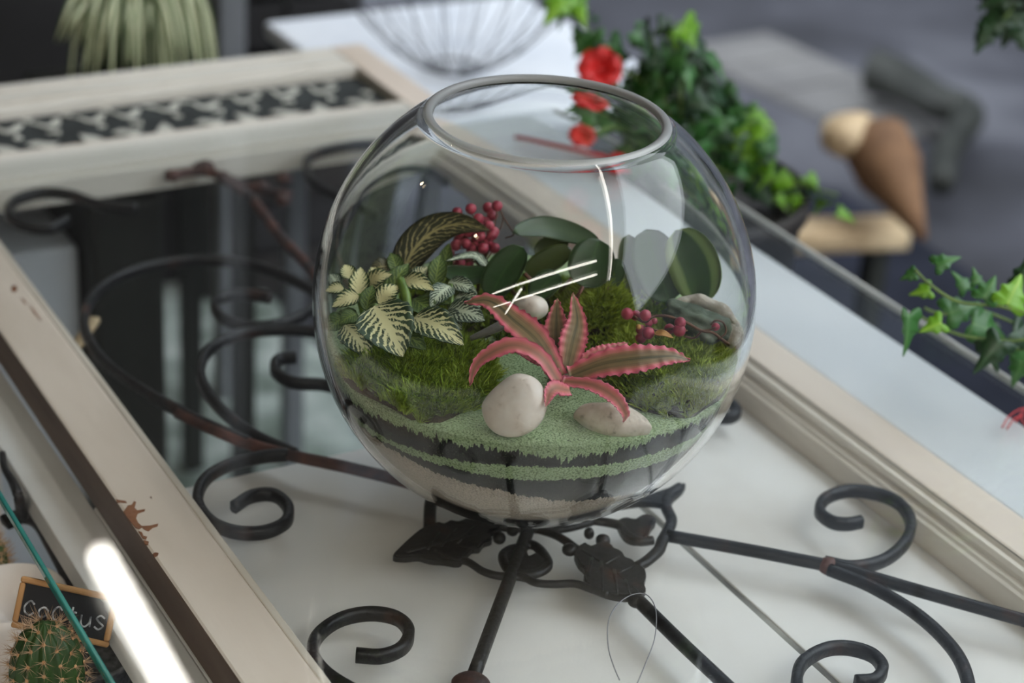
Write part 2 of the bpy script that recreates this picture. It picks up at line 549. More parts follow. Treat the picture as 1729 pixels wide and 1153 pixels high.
def leaf(name, spine, width, nhint, shape='ovate', cup=.15, wave=0.0, waves=7, serr=0.0, nu=18, nv=8, twist=0.0, thick=.0005):
    """leaf blade swept along a spine; width in metres; cup lifts both halves; thin but closed body"""
    pts = catmull(spine, max(2, nu // (len(spine) - 1)))
    n = len(pts)
    vs_, uvs, fs = [], [], []
    ph = random.random() * 6
    for i, p in enumerate(pts):
        t = i / (n - 1)
        a, b = pts[max(i - 1, 0)], pts[min(i + 1, n - 1)]
        tg = (b - a).normalized()
        s = tg.cross(nhint)
        if s.length < 1e-5: s = tg.cross(V((0.3, .2, 1)))
        s.normalize()
        nn = s.cross(tg).normalized()
        if twist:
            q = Matrix.Rotation(twist * t, 3, tg)
            s, nn = q @ s, q @ nn
        if shape == 'ovate': w = (math.sin(PI * min(1, t ** .72 * 1.0)) ** .8) * (1 - .12 * t)
        elif shape == 'oval': w = max(0, 1 - abs(2 * t - 1) ** 2.3) ** .5
        elif shape == 'strap': w = min(1, .62 + 1.2 * t) * min(1, ((1 - t) * 1.9)) ** .75
        elif shape == 'blade': w = min(1, .5 + 2 * t) * (1 - t) ** .5
        else: w = math.sin(PI * t)
        w = max(w, .012) * width / 2
        for j in range(nv + 1):
            v = j / nv * 2 - 1
            ee = abs(v) ** 2.5
            wv = wave * width * math.sin(waves * 2 * PI * t + ph + (0.9 if v > 0 else 0)) * ee
            ww = w * (1 + serr * (abs(((waves * 1.7 * t + (.3 if v > 0 else 0)) % 1) - .5) * 2 - .5) * (1 if abs(v) > .95 else 0))
            vs_.append(p + s * (v * ww) + nn * (cup * w * v * v + wv))
            uvs.append((t, j / nv))
    m = nv + 1
    cnt = len(vs_)
    norm = []
    for i in range(n):
        for j in range(m):
            a = vs_[min(i + 1, n - 1) * m + j] - vs_[max(i - 1, 0) * m + j]
            b = vs_[i * m + min(j + 1, nv)] - vs_[i * m + max(j - 1, 0)]
            q = b.cross(a)
            norm.append(q.normalized() if q.length > 1e-12 else V((0, 0, 1)))
    under = [v - k * thick for v, k in zip(vs_, norm)]
    for i in range(n - 1):
        for j in range(nv):
            a, b, c, d = i * m + j, i * m + j + 1, (i + 1) * m + j + 1, (i + 1) * m + j
            fs.append((a, b, c, d))
            fs.append((cnt + d, cnt + c, cnt + b, cnt + a))
    for i in range(n - 1):
        for j in (0, nv):
            a, d = i * m + j, (i + 1) * m + j
            fs.append((a, d, cnt + d, cnt + a))
    for j in range(nv):
        for i in (0, n - 1):
            a, b = i * m + j, i * m + j + 1
            fs.append((a, b, cnt + b, cnt + a))
    return mesh(name, vs_ + under, fs, True, uvs + uvs)


def tube(name, pts, r, n=8, rad=None): return sweep(name, pts, circ(r, n), rad)


UPCAM = to_world(V((0, -1, 0)))           # towards the top of the frame
BACK = -FWD                               # towards the viewer
UP = V((0, 0, 1))

# ------------------------------------------------------------------ setting
GZ = -0.76
fl = ob('floor', box('floor', (-4, -16, GZ - .1), (7, 9, GZ)), floor_m, kind='structure')
WY = 1.8
_w = to_world(V((596 - CX, 60 - CY, F)))
WX = (CAM + _w * ((WY - CAM.y) / _w.y)).x
ob('wall_back', box('wall_back', (-4, WY, GZ), (WX, WY + .2, 2.3)), wallm, kind='structure')
ob('wall_far', box('wall_far', (-4, 8.6, GZ), (7, 8.8, 9.5)), facadem, kind='structure')
ob('wall_right', box('wall_right', (6.4, 1.6, GZ), (6.6, 8.6, 7.5)), facadem, kind='structure')
ob('wall_low', box('wall_low', (6.4, -16, GZ), (6.6, 1.6, 3.3)), facadem, kind='structure')
ob('wall_left', box('wall_left', (-3.4, -4, GZ), (-3.2, 1.8, 2.3)), wallgrey, kind='structure')
ob('wall_front', box('wall_front', (-3.2, -3.4, GZ), (1.3, -3.2, 2.3)), wallgrey, kind='structure')
ob('ceiling', box('ceiling', (-4, -4, 2.3), (1.25, 2.0, 2.4)), ceilm, kind='structure')

# ------------------------------------------------------------------ door-frame table
XL0, XL1 = -.248, -.206                   # left stile
XR0, XR1 = .258, .294                     # right stile
ZT = -.0062                               # top of the frame, the glass lies on it
ZB = -.037                                # board under the frame
YN = -.42                                 # near end
Y1, Y2, Y3, Y4 = .637, .690, .799, .866     # near rail and far rail
tbl = thing('door_table', 'old cream painted door frame laid flat as a display table', 'table', (0, 0, GZ))


def two_tone(name, lo, hi, sides, side_mat, top_mat, bev=.0022):
    me = box(name, lo, hi, bev)
    me.materials.append(top_mat)
    me.materials.append(side_mat)
    for p in me.polygons:
        n = p.normal
        if any(n.dot(V(s)) > .8 for s in sides): p.material_index = 1
        p.use_smooth = False
    return me


part('stile', two_tone('stile', (XL0, YN, ZB), (XL1, Y4, ZT), [(-1, 0, 0)], brown_shade_side, cream), None, tbl, 'cream painted stile with outer edge coloured brown for shade')
part('stile', two_tone('stile', (XR0, YN, ZB), (XR1, Y4, ZT), [(-1, 0, 0)], grey_shade_side, cream), None, tbl)
part('outer_board', box('outer_board', (XR1 + .0006, YN, ZB), (.384, .66, ZT - .001), .0015), whiteboard, tbl, 'cool white outer board')


def moulding(x0, y0, x1, y1, inward, name='moulding'):
    """stepped inner moulding running from (x0,y0) to (x1,y1)"""
    prof = [(0, ZT - .0012), (.002, ZT - .0035), (.006, ZT - .0035), (.0085, ZT - .006), (.0085, ZT - .0095), (.0125, ZT - .0105), (.014, ZT - .0125), (.0165, ZT - .0135), (.0175, ZB), (0, ZB)]
    a, b = V((x0, y0, 0)), V((x1, y1, 0))
    vs_ = []
    for p in (a, b):
        for (d, z) in prof: vs_.append(p + V(inward) * d + V((0, 0, z)))
    k = len(prof)
    fs = [(i, (i + 1) % k, k + (i + 1) % k, k + i) for i in range(k)] + [tuple(range(k))[::-1], tuple(range(k, 2 * k))]
    return mesh(name, vs_, fs, False)


part('moulding', moulding(XR0 - .0002, YN, XR0 - .0002, Y1, (-1, 0, 0)), mould, tbl, 'stepped moulding with dirt in its grooves')
part('bead', box('bead', (XL1 - .0002, YN, ZT - .004), (XL1 + .005, Y1, ZT - .0004), .001), mould, tbl)
part('rail', two_tone('rail', (XL1, Y1, ZB - .002), (XR0, Y2, ZT), [(0, -1, 0)], railpaint, railpaint), None, tbl)
part('rail_step', box('rail_step', (XL1, Y1 - .006, ZB), (XR0, Y1 - .0002, ZT - .007), .001), railpaint, tbl)
part('rail', two_tone('rail', (XL1, Y3, ZB - .002), (XR0, Y4, ZT), [(0, -1, 0)], railpaint, railpaint), None, tbl)
part('bead', box('bead', (XL1, Y2 + .0002, ZT - .006), (XR0, Y2 + .006, ZT - .001), .0015), mould, tbl)
part('rail', two_tone('rail', (XL1, YN, ZB), (XR0, YN + .06, ZT), [(0, -1, 0)], railpaint, railpaint), None, tbl)
# planks of the board under the near half of the grille
BE = .137
gapx = P(1290, 1040, ZB).x
part('joint', box('joint', (gapx - .0028, YN, ZB - .016), (gapx + .0022, BE - .001, ZB - .0012), .0004), bark, tbl, 'dirty joint between the white boards')
for (xa, xb) in ((-.2485, gapx - .0028), (gapx + .0022, .30)):
    part('plank', box('plank', (xa, YN, ZB - .018), (xb, BE, ZB - .0002), .001), basewhite, tbl)
part('plank', box('plank', (-.282, YN, ZB - .018), (-.2490, .5, ZB - .0002), .001), basewhite, tbl)
for (x, y) in ((-.225, -.37), (.33, -.37), (.33, .62)):
    part('leg', box('leg', (x - .025, y - .025, GZ), (x + .025, y + .025, ZB - .018 if y < 0 else ZB), .003), cream, tbl)
part('leg', box('leg', (-.235, .60, GZ), (-.19, .645, ZB), .003), cream, tbl)
ZP = -.0175
# patterned panel in the small opening
pan = part('pattern_panel', box('pattern_panel', (XL1 - .002, Y2, ZP - .008), (XR0 + .002, Y3, ZP)), blackdark, tbl, 'dark panel patterned with white leaf shapes')


def motif(cx_, cy_, kind, s, rot):
    if kind == 0: o2 = [(-1, .9), (-.55, .55), (-.35, -.1), (.1, .05), (.5, .5), (1.0, .55), (.7, .05), (.25, -.5), (-.3, -.65), (-.65, -.25), (-.75, .35)]
    elif kind == 1: o2 = [(-.9, .3), (-.3, .65), (.3, .35), (.95, .35), (.6, -.2), (.35, -.8), (-.05, -.75), (-.1, -.1), (-.5, -.05)]
    else: o2 = [(0, .9), (.45, .1), (.55, -.6), (.1, -.75), (-.5, -.6), (-.35, .05)]
    q = []
    for (x, y) in o2:
        x, y = x * s, y * s
        q.append((cx_ + x * math.cos(rot) - y * math.sin(rot), cy_ + x * math.sin(rot) + y * math.cos(rot)))
    return q


for i in range(12):
    xm = XL1 + .01 + i * .040
    for row, (kd, ym, sz) in enumerate(((0, .775, .0165), (1 + i % 2, .727, .0165), (2 - i % 2, .752, .008), (2, .705, .008), (1, .790, .007))):
        x_ = xm + (.020 if row in (1, 4) else 0) + random.uniform(-.004, .004)
        if x_ > XR0 - sz: continue
        part('leaf_motif', plate('leaf_motif', motif(x_, ym + random.uniform(-.003, .003), kd, sz, random.uniform(-.4, .4)), ZP - .001, ZP + .0008, 0), motifm, pan)
for (ya, yb, zz) in ((Y1 + .010, Y1 + .0125, ZT), (Y1 + .017, Y1 + .019, ZT), (Y3 + .012, Y3 + .0145, ZT), (Y4 - .02, Y4 - .017, ZT)):
    if ya > .66 or ya < .6: part('bead', box('bead', (XL1 + .001, ya, zz - .001), (XR0 - .001, yb, zz + .0009), .0004), mould, tbl)

# chipped paint on the left stile
tz = ZT + .0002
CHIPS = [[(600, 318), (622, 288), (640, 285), (652, 266), (662, 272), (655, 300), (668, 312), (706, 306), (704, 316), (670, 328), (662, 350), (672, 372), (690, 388), (730, 386), (770, 376), (766, 390), (742, 398), (722, 414), (704, 408), (690, 396), (676, 404), (660, 396), (640, 372), (618, 344)],
         [(564, 258), (580, 262), (610, 266), (618, 276), (600, 276), (570, 272)], [(672, 412), (690, 418), (698, 436), (716, 440), (710, 454), (694, 446)], [(698, 456), (724, 464), (720, 480), (704, 474)],
         [(742, 524), (756, 516), (772, 520), (766, 534), (750, 536)], [(728, 248), (738, 244), (738, 256)], [(58, 148), (80, 150), (86, 172), (66, 184), (52, 172)], [(98, 205), (118, 218), (132, 240), (118, 236)], [(140, 240), (162, 262), (186, 296), (204, 322), (190, 314), (160, 278)]]
for k, ch in enumerate(CHIPS):
    oy = 753 if k < 6 else 430
    me = plate('paint_chip', [P(x / 2.88, oy + y / 2.88, tz) for x, y in ch], ZT - .0006, tz, 0)
    part('paint_chip', me, rust, tbl, 'rusty brown patch of chipped paint' if k == 0 else None)

# ------------------------------------------------------------------ glass sheet
GX0, GX1, GT = -.316, .418, .0058
gl = thing('glass_sheet', 'clear sheet of glass lying on the door frame table', 'glass', (0, 0, -GT))
part('pane', box('pane', (GX0 + .003, YN - .03, -GT), (GX1 - .0028, .66, 0)), table_glass_m, gl)
part('glass_edge', box('glass_edge', (GX0, YN - .03, -GT), (GX0 + .003, .66, 0), .0008), edge_teal, gl, 'green cut edge of the glass')
part('glass_edge', box('glass_edge', (GX1 - .0028, YN - .03, -GT), (GX1, .66, 0), .0008), edge_grey, gl, 'pale cut edge of the glass')

# ------------------------------------------------------------------ iron grille
ZI = -.0185
gr = thing('iron_grille', 'black wrought iron grille with scrolls and leaves under the glass', 'grille', (0, 0, ZI))
FLAT = rrect(.0068, .0095, .0018)
ROUND = circ(.0044, 10)


def ironpath(pts, prof=FLAT, name='scroll', mat=iron, n=8, rad=None, dz=0.0, lab=None):
    q = catmull([P(x, y, ZI + dz) for x, y in pts], n) if len(pts) > 2 else [P(x, y, ZI + dz) for x, y in pts]
    return part(name, sweep(name, q, prof, rad), mat, gr, lab)


ironpath([(893, 892), (850, 1005), (800, 1140)], ROUND, 'bar')
ironpath([(1072, 1008), (1150, 1085), (1240, 1170), (1420, 1345)], ROUND, 'bar')
ironpath([(1125, 904), (1260, 928), (1405, 956)], ROUND, 'bar')
ironpath([(1398, 953), (1560, 1000), (1760, 1056), (1830, 1077)], ROUND, 'bar')
ironpath([(1392, 950), (1440, 958), (1490, 947), (1525, 920), (1538, 885), (1520, 852), (1480, 834), (1432, 829), (1394, 842), (1384, 864), (1404, 881), (1430, 885), (1454, 881)])
ironpath([(1400, 962), (1470, 990), (1545, 1035), (1600, 1085), (1628, 1130), (1635, 1180), (1610, 1240), (1540, 1290)], ROUND, 'bar')
ironpath([(1350, 1185), (1345, 1150), (1355, 1120), (1390, 1098), (1430, 1094), (1472, 1106), (1490, 1128), (1478, 1148), (1445, 1152)])
ironpath([(601, 1106), (645, 1108), (680, 1093), (690, 1066), (670, 1044), (625, 1036), (575, 1046), (538, 1072), (528, 1102), (545, 1132), (585, 1160), (640, 1185), (720, 1190), (790, 1165)])
ironpath([(395, 856), (425, 838), (462, 836), (486, 856), (482, 882), (445, 899), (395, 898), (355, 880), (334, 848), (345, 812), (385, 786), (440, 772), (485, 768)])
ironpath([(760, 838), (690, 815), (590, 790), (480, 766), (400, 742), (300, 697)], ROUND, 'bar', rustiron)
ironpath([(420, 748), (330, 708), (235, 656), (170, 605), (142, 548), (160, 498), (215, 462), (300, 442), (390, 442), (470, 462), (540, 500), (590, 545)])
ironpath([(500, 768), (430, 735), (372, 690), (340, 640), (350, 594), (400, 566), (470, 557), (540, 562), (600, 580), (640, 606), (640, 640), (600, 662), (548, 650), (495, 646), (465, 628), (470, 607), (500, 604)])
ironpath([(457, 503), (410, 497), (370, 505), (364, 525), (392, 545), (440, 552), (495, 540), (530, 520)], lab='rusty scroll end')
ironpath([(428, 338), (470, 395), (520, 450), (580, 520), (660, 600), (760, 720), (850, 840)], ROUND, 'bar', rustiron)
ironpath([(115, 372), (85, 386), (45, 383), (15, 366), (25, 340), (70, 326), (120, 330), (165, 345), (230, 352)])
ironpath([(600, 345), (555, 325), (522, 300), (520, 270), (560, 252), (630, 244), (700, 260), (740, 290)])
ironpath([(1160, 640), (1215, 668), (1243, 692), (1235, 705), (1205, 705)])
# rusty flower-like boss far along the grille
for (x, y, r_) in ((290, 297, 16), (345, 282, 22), (378, 300, 16), (440, 316, 18), (480, 300, 16), (478, 338, 15)):
    p = P(x, y, ZI)
    part('boss', blob('boss', p, (r_ / 2300, r_ / 2300, .006), amp=.25, freq=2, seed=x, sub=3), rustiron, gr)
ironpath([(280, 298), (345, 290), (430, 318), (490, 330)], ROUND, 'bar', rustiron)
ironpath([(345, 282), (430, 335)], ROUND, 'bar', rustiron)


def Z8(x, y): return (640 + x / 3.2, 820 + y / 3.2)


def ironplate(name, pts, h=.005, lab=None, bev=.0012, n=3):
    q = catmull([P(*Z8(x, y), ZI) for x, y in pts], n, True)
    return part(name, plate(name, q, ZI - h / 2, ZI + h / 2, bev), iron, gr, lab)


lf = ironplate('iron_leaf', [(75, 387), (125, 330), (165, 292), (215, 250), (260, 225), (320, 207), (350, 214), (385, 197), (425, 203), (470, 188), (520, 198), (600, 212), (660, 232), (640, 250), (600, 262), (610, 300), (565, 318), (540, 348), (500, 352), (462, 395), (430, 425), (350, 415), (270, 408), (210, 392), (140, 398)], lab='cast iron leaf with ragged edge')
lf2 = ironplate('iron_leaf', [(1055, 365), (1105, 318), (1145, 335), (1185, 318), (1250, 325), (1268, 345), (1310, 365), (1330, 395), (1372, 412), (1390, 440), (1430, 452), (1442, 500), (1430, 535), (1440, 575), (1400, 600), (1330, 612), (1250, 600), (1190, 580), (1130, 552), (1105, 500), (1110, 465), (1075, 430)], lab='ribbed cast iron leaf')
for base, rib in ((lf, [(150, 360), (400, 290), (600, 250)]), (lf, [(260, 345), (330, 250)]), (lf, [(330, 330), (420, 230)]), (lf, [(420, 310), (520, 215)]), (lf, [(300, 350), (400, 395)]), (lf, [(420, 320), (500, 340)]),
                  (lf2, [(1100, 350), (1260, 450), (1400, 570)]), (lf2, [(1200, 410), (1210, 570)]), (lf2, [(1270, 455), (1290, 590)]), (lf2, [(1330, 510), (1360, 600)]), (lf2, [(1220, 420), (1300, 380)]), (lf2, [(1290, 470), (1380, 430)]), (lf2, [(1150, 390), (1130, 490)])):
    q = catmull([P(*Z8(x, y), ZI + .0024) for x, y in rib], 4)
    part('rib', sweep('rib', q, rrect(.0026, .0018, .0006), lambda t: 1 - .6 * t), iron, base)
for (x, y, r_) in ((1030, 345, 44), (1210, 295, 42), (1135, 257, 30), (650, 282, 38), (722, 240, 36), (1392, 622, 50)):
    p = P(*Z8(x, y), ZI)
    q = r_ / 3.2 / PXM * .98
    part('bead', blob('bead', p, (q, q, .0042), amp=.05, sub=3), iron, gr)
band = rrect(.0052, .0046, .0014)


def zpath(pts, prof, name='band', rad=None, mat=iron):
    q = catmull([P(*Z8(x, y), ZI) for x, y in pts], 6)
    return part(name, sweep(name, q, prof, rad), mat, gr)


zpath([(410, 400), (480, 412), (560, 462), (640, 486), (720, 490), (790, 500), (850, 525), (950, 532), (1060, 530), (1150, 560), (1240, 590)], band)
zpath([(740, 480), (690, 440), (670, 385), (700, 350), (760, 335), (820, 318), (872, 350), (912, 420), (880, 462), (800, 482), (740, 470)], rrect(.0065, .0055, .0016), 'heart_loop')
ironplate('heart_lobe', [(670, 380), (720, 340), (790, 350), (810, 385), (850, 370), (905, 415), (880, 465), (800, 490), (720, 470)], .004)
zpath([(275, 225), (275, 150), (285, 80), (330, 20), (420, -40)], rrect(.0085, .005, .0016), 'stem')
zpath([(1630, 5), (1565, 50), (1550, 110), (1580, 185), (1560, 245), (1530, 300), (1510, 350), (1450, 405), (1390, 440)], rrect(.0075, .0055, .0016), 'stem')
zpath([(1480, 295), (1400, 300), (1340, 262), (1290, 212), (1170, 190), (1080, 180)], rrect(.0062, .0055, .0016), 'stem')
ironplate('flourish', [(1300, 118), (1400, 80), (1490, 45), (1570, 18), (1652, -5), (1640, 35), (1595, 75), (1560, 118), (1500, 108), (1400, 105)], .004)
ironplate('flourish', [(1285, 205), (1330, 182), (1380, 190), (1420, 168), (1470, 170), (1495, 200), (1470, 235), (1440, 290), (1380, 308), (1320, 280)], .005)
zpath([(840, 230), (940, 262), (1010, 300), (1080, 350)], rrect(.006, .005, .0016), 'stem')
zpath([(560, 200), (700, 228), (850, 236), (1000, 232), (1150, 195)], rrect(.006, .005, .0016), 'stem')
part('boss', blob('boss', P(796, 1158, ZI), (.012, .012, .006), amp=.08, sub=3), rustiron, gr)
part('boss', blob('boss', P(1398, 955, ZI), (.0062, .0058, .0062), amp=.12, sub=3), rustiron, gr)

# ------------------------------------------------------------------ bowl
WALL = .0046
RIMR = .54


def bowl_profile():
    out = []
    a0 = math.asin(.40)                    # foot
    zb0 = ZC - math.cos(a0) * R * KZ
    out.append((.0005, zb0 + .002))
    out.append((R * .30, zb0 + .0015))
    out.append((R * .36, zb0))
    n = 56
    a1 = PI - math.asin(RIMR)
    for i in range(n + 1):
        a = a0 + (a1 - a0) * i / n
        out.append((R * math.sin(a), ZC - math.cos(a) * R * KZ))
    # rounded ground rim
    r1, z1 = out[-1]
    for k in range(1, 6):
        t = k / 6 * PI
        out.append((r1 - (WALL + .0016) * (1 - math.cos(t)) / 2, z1 + math.sin(t) * .0022))
    ri = R - WALL
    a1i = PI - math.asin((r1 - WALL - .0016) / ri)
    b0 = .02
    for i in range(n + 1):
        a = a1i + (b0 - a1i) * i / n
        z = ZC - math.cos(a) * ri * KZ
        out.append((ri * math.sin(a), max(z, zb0 + .007)))
    return out, zb0


prof, zb0 = bowl_profile()
prof = [(r, z - zb0 + .0003) for r, z in prof]
ZC2 = ZC - zb0 + .0003
n = 128
bow = lathe('glass_bowl', prof, n)
bmb = bmesh.new()
bmb.from_mesh(bow)
bmesh.ops.remove_doubles(bmb, verts=bmb.verts, dist=1e-6)
eds = [e for e in bmb.edges if e.is_boundary]
bmesh.ops.holes_fill(bmb, edges=eds, sides=0)
bmesh.ops.recalc_face_normals(bmb, faces=bmb.faces)
zr = max(v.co.z for v in bmb.verts) - .0026
r_top = R * RIMR
for f in bmb.faces:
    f.smooth = True
    zf = min(v.co.z for v in f.verts)
    if zf > zr or (zf > zr - .0045 and f.calc_center_median().xy.length < r_top - .0035): f.material_index = 1
bmb.to_mesh(bow)
bmb.free()
bow.materials.append(glass_m)
bow.materials.append(rim_m)
ob('glass_bowl', bow, glass_m, None, 'round clear glass fishbowl holding the planted terrarium', 'bowl')

RI = R - WALL - .0007                      # contents stop just short of the glass


def inner_r(z):
    q = (z - ZC2) / ((R - WALL) * KZ)
    return max(.003, math.sqrt(max(0, 1 - q * q)) * (R - WALL) - .0008)


ZS = ZC2 - .205 * R                         # level of the sand
CAMAZ = math.atan2(CAM.y, CAM.x)           # the side of the bowl that faces the viewer


def wob(phi, seed, amp, jag):
    d = V((math.cos(phi) * 1.4, math.sin(phi) * 1.4, seed))
    return amp * (noise.noise(d) + .5 * noise.noise(d * 3.1)) + jag * (.7 * noise.noise(d * 14) + .7 * noise.noise(d * 40) + .7 * noise.noise(d * 90) + .6 * noise.noise(d * 190))


def lim(z): return max(z, .0082)


NB = 1600


def boundary(k):
    zz = []
    for i in range(NB):
        phi = 2 * PI * i / NB
        rel = math.sin(phi - CAMAZ)        # + on the viewer's right
        if k == 0: z = ZS + wob(phi, 1, .0012, .0007)
        elif k == 1: z = ZS - .0050 + wob(phi, 5, .0085, .0050)
        elif k == 2: z = ZS - .0175 + .006 * rel + wob(phi, 9, .0030, .0022)
        elif k == 3: z = ZS - .0275 + .002 * rel + wob(phi, 14, .0030, .0022)
        elif k == 4: z = ZS - .043 - .020 * rel + wob(phi, 19, .0045, .0026)
        else: z = .0082
        zz.append(z)
    return zz


bnds = [boundary(k) for k in range(6)]
for k in range(1, 6):
    for i in range(NB): bnds[k][i] = max(min(bnds[k][i], bnds[k - 1][i] - .0006), .0078 + .0003 * (5 - k))
sand = thing('layered_sand', 'green, black and beige layers of sand filling the bowl bottom', 'sand', (0, 0, .008))
for k, (nm, mt) in enumerate((('green_top_layer', sand_green), ('black_layer', sand_black), ('green_layer', sand_green), ('black_layer', sand_black), ('beige_layer', sand_beige))):
    vs_, fs = [], []
    rows = 6
    for j in range(rows + 1):
        for i in range(NB):
            z = bnds[k][i] + (bnds[k + 1][i] - bnds[k][i]) * j / rows
            r_ = inner_r(z)
            a = 2 * PI * i / NB
            vs_.append((r_ * math.cos(a), r_ * math.sin(a), z))
    for j in range(rows):
        for i in range(NB):
            q = (i + 1) % NB
            fs.append((j * NB + i, (j + 1) * NB + i, (j + 1) * NB + q, j * NB + q))
    ctop = len(vs_)
    # upper face (only the first layer's is ever seen) and lower face as fans
    rings = 14 if k == 0 else 1
    prev = list(range(NB))
    if k == 0:
        for rr in range(1, rings):
            s = 1 - rr / rings
            cur = []
            for i in range(0, NB):
                a = 2 * PI * i / NB
                r_ = inner_r(bnds[0][i]) * s
                x, y = r_ * math.cos(a), r_ * math.sin(a)
                cur.append(len(vs_))
                vs_.append((x, y, ZS + .0016 * noise.noise(V((x * 40, y * 40, 0))) + .004 * (1 - s) ** 1.2))
            for i in range(NB):
                q = (i + 1) % NB
                fs.append((prev[i], prev[q], cur[q], cur[i]))
            prev = cur
    t = len(vs_)
    zt = sum(vs_[i][2] for i in prev) / NB
    vs_.append((0, 0, zt))
    for i in range(NB): fs.append((prev[i], prev[(i + 1) % NB], t))
    t = len(vs_)
    last = [rows * NB + i for i in range(NB)]
    vs_.append((0, 0, sum(vs_[i][2] for i in last) / NB))
    for i in range(NB): fs.append((last[(i + 1) % NB], last[i], t))
    part(nm, mesh(nm, vs_, fs), mt, sand)



def clamp_in(me, gap=.0012):
    for v in me.vertices:
        if v.co.z < .012: continue
        rr, lim_ = math.hypot(v.co.x, v.co.y), inner_r(v.co.z) - gap
        if rr > lim_: v.co.x, v.co.y = v.co.x * lim_ / rr, v.co.y * lim_ / rr
    return me


def seat_in(make, dd):
    """push a stone back from the glass until all of it is inside the bowl"""
    while dd < .05:
        me = make(dd)
        if all(math.hypot(v.co.x, v.co.y) < inner_r(v.co.z) - .001 for v in me.vertices): return me, dd
        dd += .002
    return me, dd


# ------------------------------------------------------------------ moss


def moss(label, px, py, rx_, ry_, h, count, mat, seed, blade=.0085, dz=0.0, holes=None):
    """mound on the sand: rx_ across the view, ry_ away from the viewer (m)"""
    rnd = random.Random(seed)
    c = P(px, py, ZS + .002)
    e1 = V((rx.x, rx.y, 0)).normalized()
    e2 = V((FWD.x, FWD.y, 0)).normalized()
    root = thing('moss_clump', label, 'moss', (c.x, c.y, ZS - .002), 'moss in the bowl')

    def hgt(u, v):
        q = u * u + v * v
        p = c + e1 * u * rx_ + e2 * v * ry_
        return h * max(0, 1 - q) ** .55 * (1 + .45 * noise.noise(p * 60 + V((seed, 0, 0))))

    def inside(p): return math.hypot(p.x, p.y) < inner_r(p.z) - .0015

    vs_, fs = [], []
    nr, na = 9, 36
    for i in range(nr + 1):
        for j in range(na):
            a = 2 * PI * j / na
            q = (i / nr) * (1 + .12 * noise.noise(V((math.cos(a), math.sin(a), seed))))
            u, v = q * math.cos(a), q * math.sin(a)
            p = c + e1 * u * rx_ + e2 * v * ry_
            p.z = ZS - .003 + hgt(min(u, 1), min(v, 1)) + .003
            rr, lim_ = math.hypot(p.x, p.y), inner_r(p.z) - .001
            if rr > lim_: p.x, p.y = p.x * lim_ / rr, p.y * lim_ / rr
            vs_.append(p)
    for i in range(nr):
        for j in range(na):
            k = (j + 1) % na
            fs.append((i * na + j, i * na + k, (i + 1) * na + k, (i + 1) * na + j))
    part('moss_mound', mesh('moss_mound', vs_, fs), soil, root)
    vs_, fs = [], []
    done = 0
    while done < count:
        u, v = rnd.uniform(-1, 1), rnd.uniform(-1, 1)
        if u * u + v * v > 1: continue
        t0 = c + e1 * u * rx_ + e2 * v * ry_
        t0.z = ZS + hgt(u, v) - .001
        done += 14
        if not inside(t0): continue
        lean = V((rnd.gauss(0, .3), rnd.gauss(0, .3), 1)) + (e1 * u * .4 + e2 * v * .25)
        size = blade * rnd.uniform(.65, 1.25) * (1 + .3 * noise.noise(t0 * 90 + V((0, seed, 0))))
        for b_ in range(14):
            az = rnd.uniform(0, 2 * PI)
            sp = rnd.uniform(.1, 1.0)
            out = V((math.cos(az), math.sin(az), 0))
            d = (lean + out * sp).normalized()
            p = t0 + out * rnd.uniform(0, .0012)
            ln = size * rnd.uniform(.7, 1.15)
            s = d.cross(V((rnd.uniform(-1, 1), rnd.uniform(-1, 1), .2))).normalized() * .00052
            m_ = p + d * ln * .55
            tip = p + d * ln + (out * .3 - UP * .15) * ln * .5 * sp
            for q in (p, m_, tip):
                rr, lim_ = math.hypot(q.x, q.y), inner_r(q.z) - .0009
                if rr > lim_: q.x, q.y = q.x * lim_ / rr, q.y * lim_ / rr
            k = len(vs_)
            vs_ += [p - s, p + s, m_ - s * .9, m_ + s * .9, tip]
            fs += [(k, k + 1, k + 3, k + 2), (k + 2, k + 3, k + 4)]
    part('moss_fronds', mesh('moss_fronds', vs_, fs, False), mat, root, kind='stuff')
    return root


moss('deep green moss cushion spread at the left front below the cream veined plant', 708, 632, .047, .055, .010, 15000, moss_a, 3, .0095)
moss('yellow green moss bank at the right below the long pink leaf', 1140, 622, .046, .060, .012, 16000, moss_b, 8, .0085)
moss('rounded moss tuft behind the upright pink leaves', 1005, 548, .024, .024, .024, 7000, moss_b, 14, .0105)
moss('low dark moss carpet under the plants at the back of the bowl', 905, 530, .108, .062, .005, 14000, moss_a, 21, .0065)

# ------------------------------------------------------------------ cream veined plant
fit = thing('nerve_plant', 'bushy plant with cream veined leaves on the left side of the bowl', 'plant', P(650, 565, ZS))


def lf2d(root, spine, wpx, mat, nh=None, shape='ovate', cup=.12, name='leaf', lab=None, **kw):
    pts = [L(x, y, d) for (x, y, d) in spine]
    if len(pts) == 2:
        m_ = (pts[0] + pts[1]) / 2 + (BACK * .5 + UP * .7).normalized() * (pts[1] - pts[0]).length * .13
        pts = [pts[0], m_, pts[1]]
    me = leaf(name, pts, wpx / PXM, nh or (BACK + UP * .9).normalized(), shape, cup, **kw)
    return part(name, clamp_in(me), mat, root, lab)


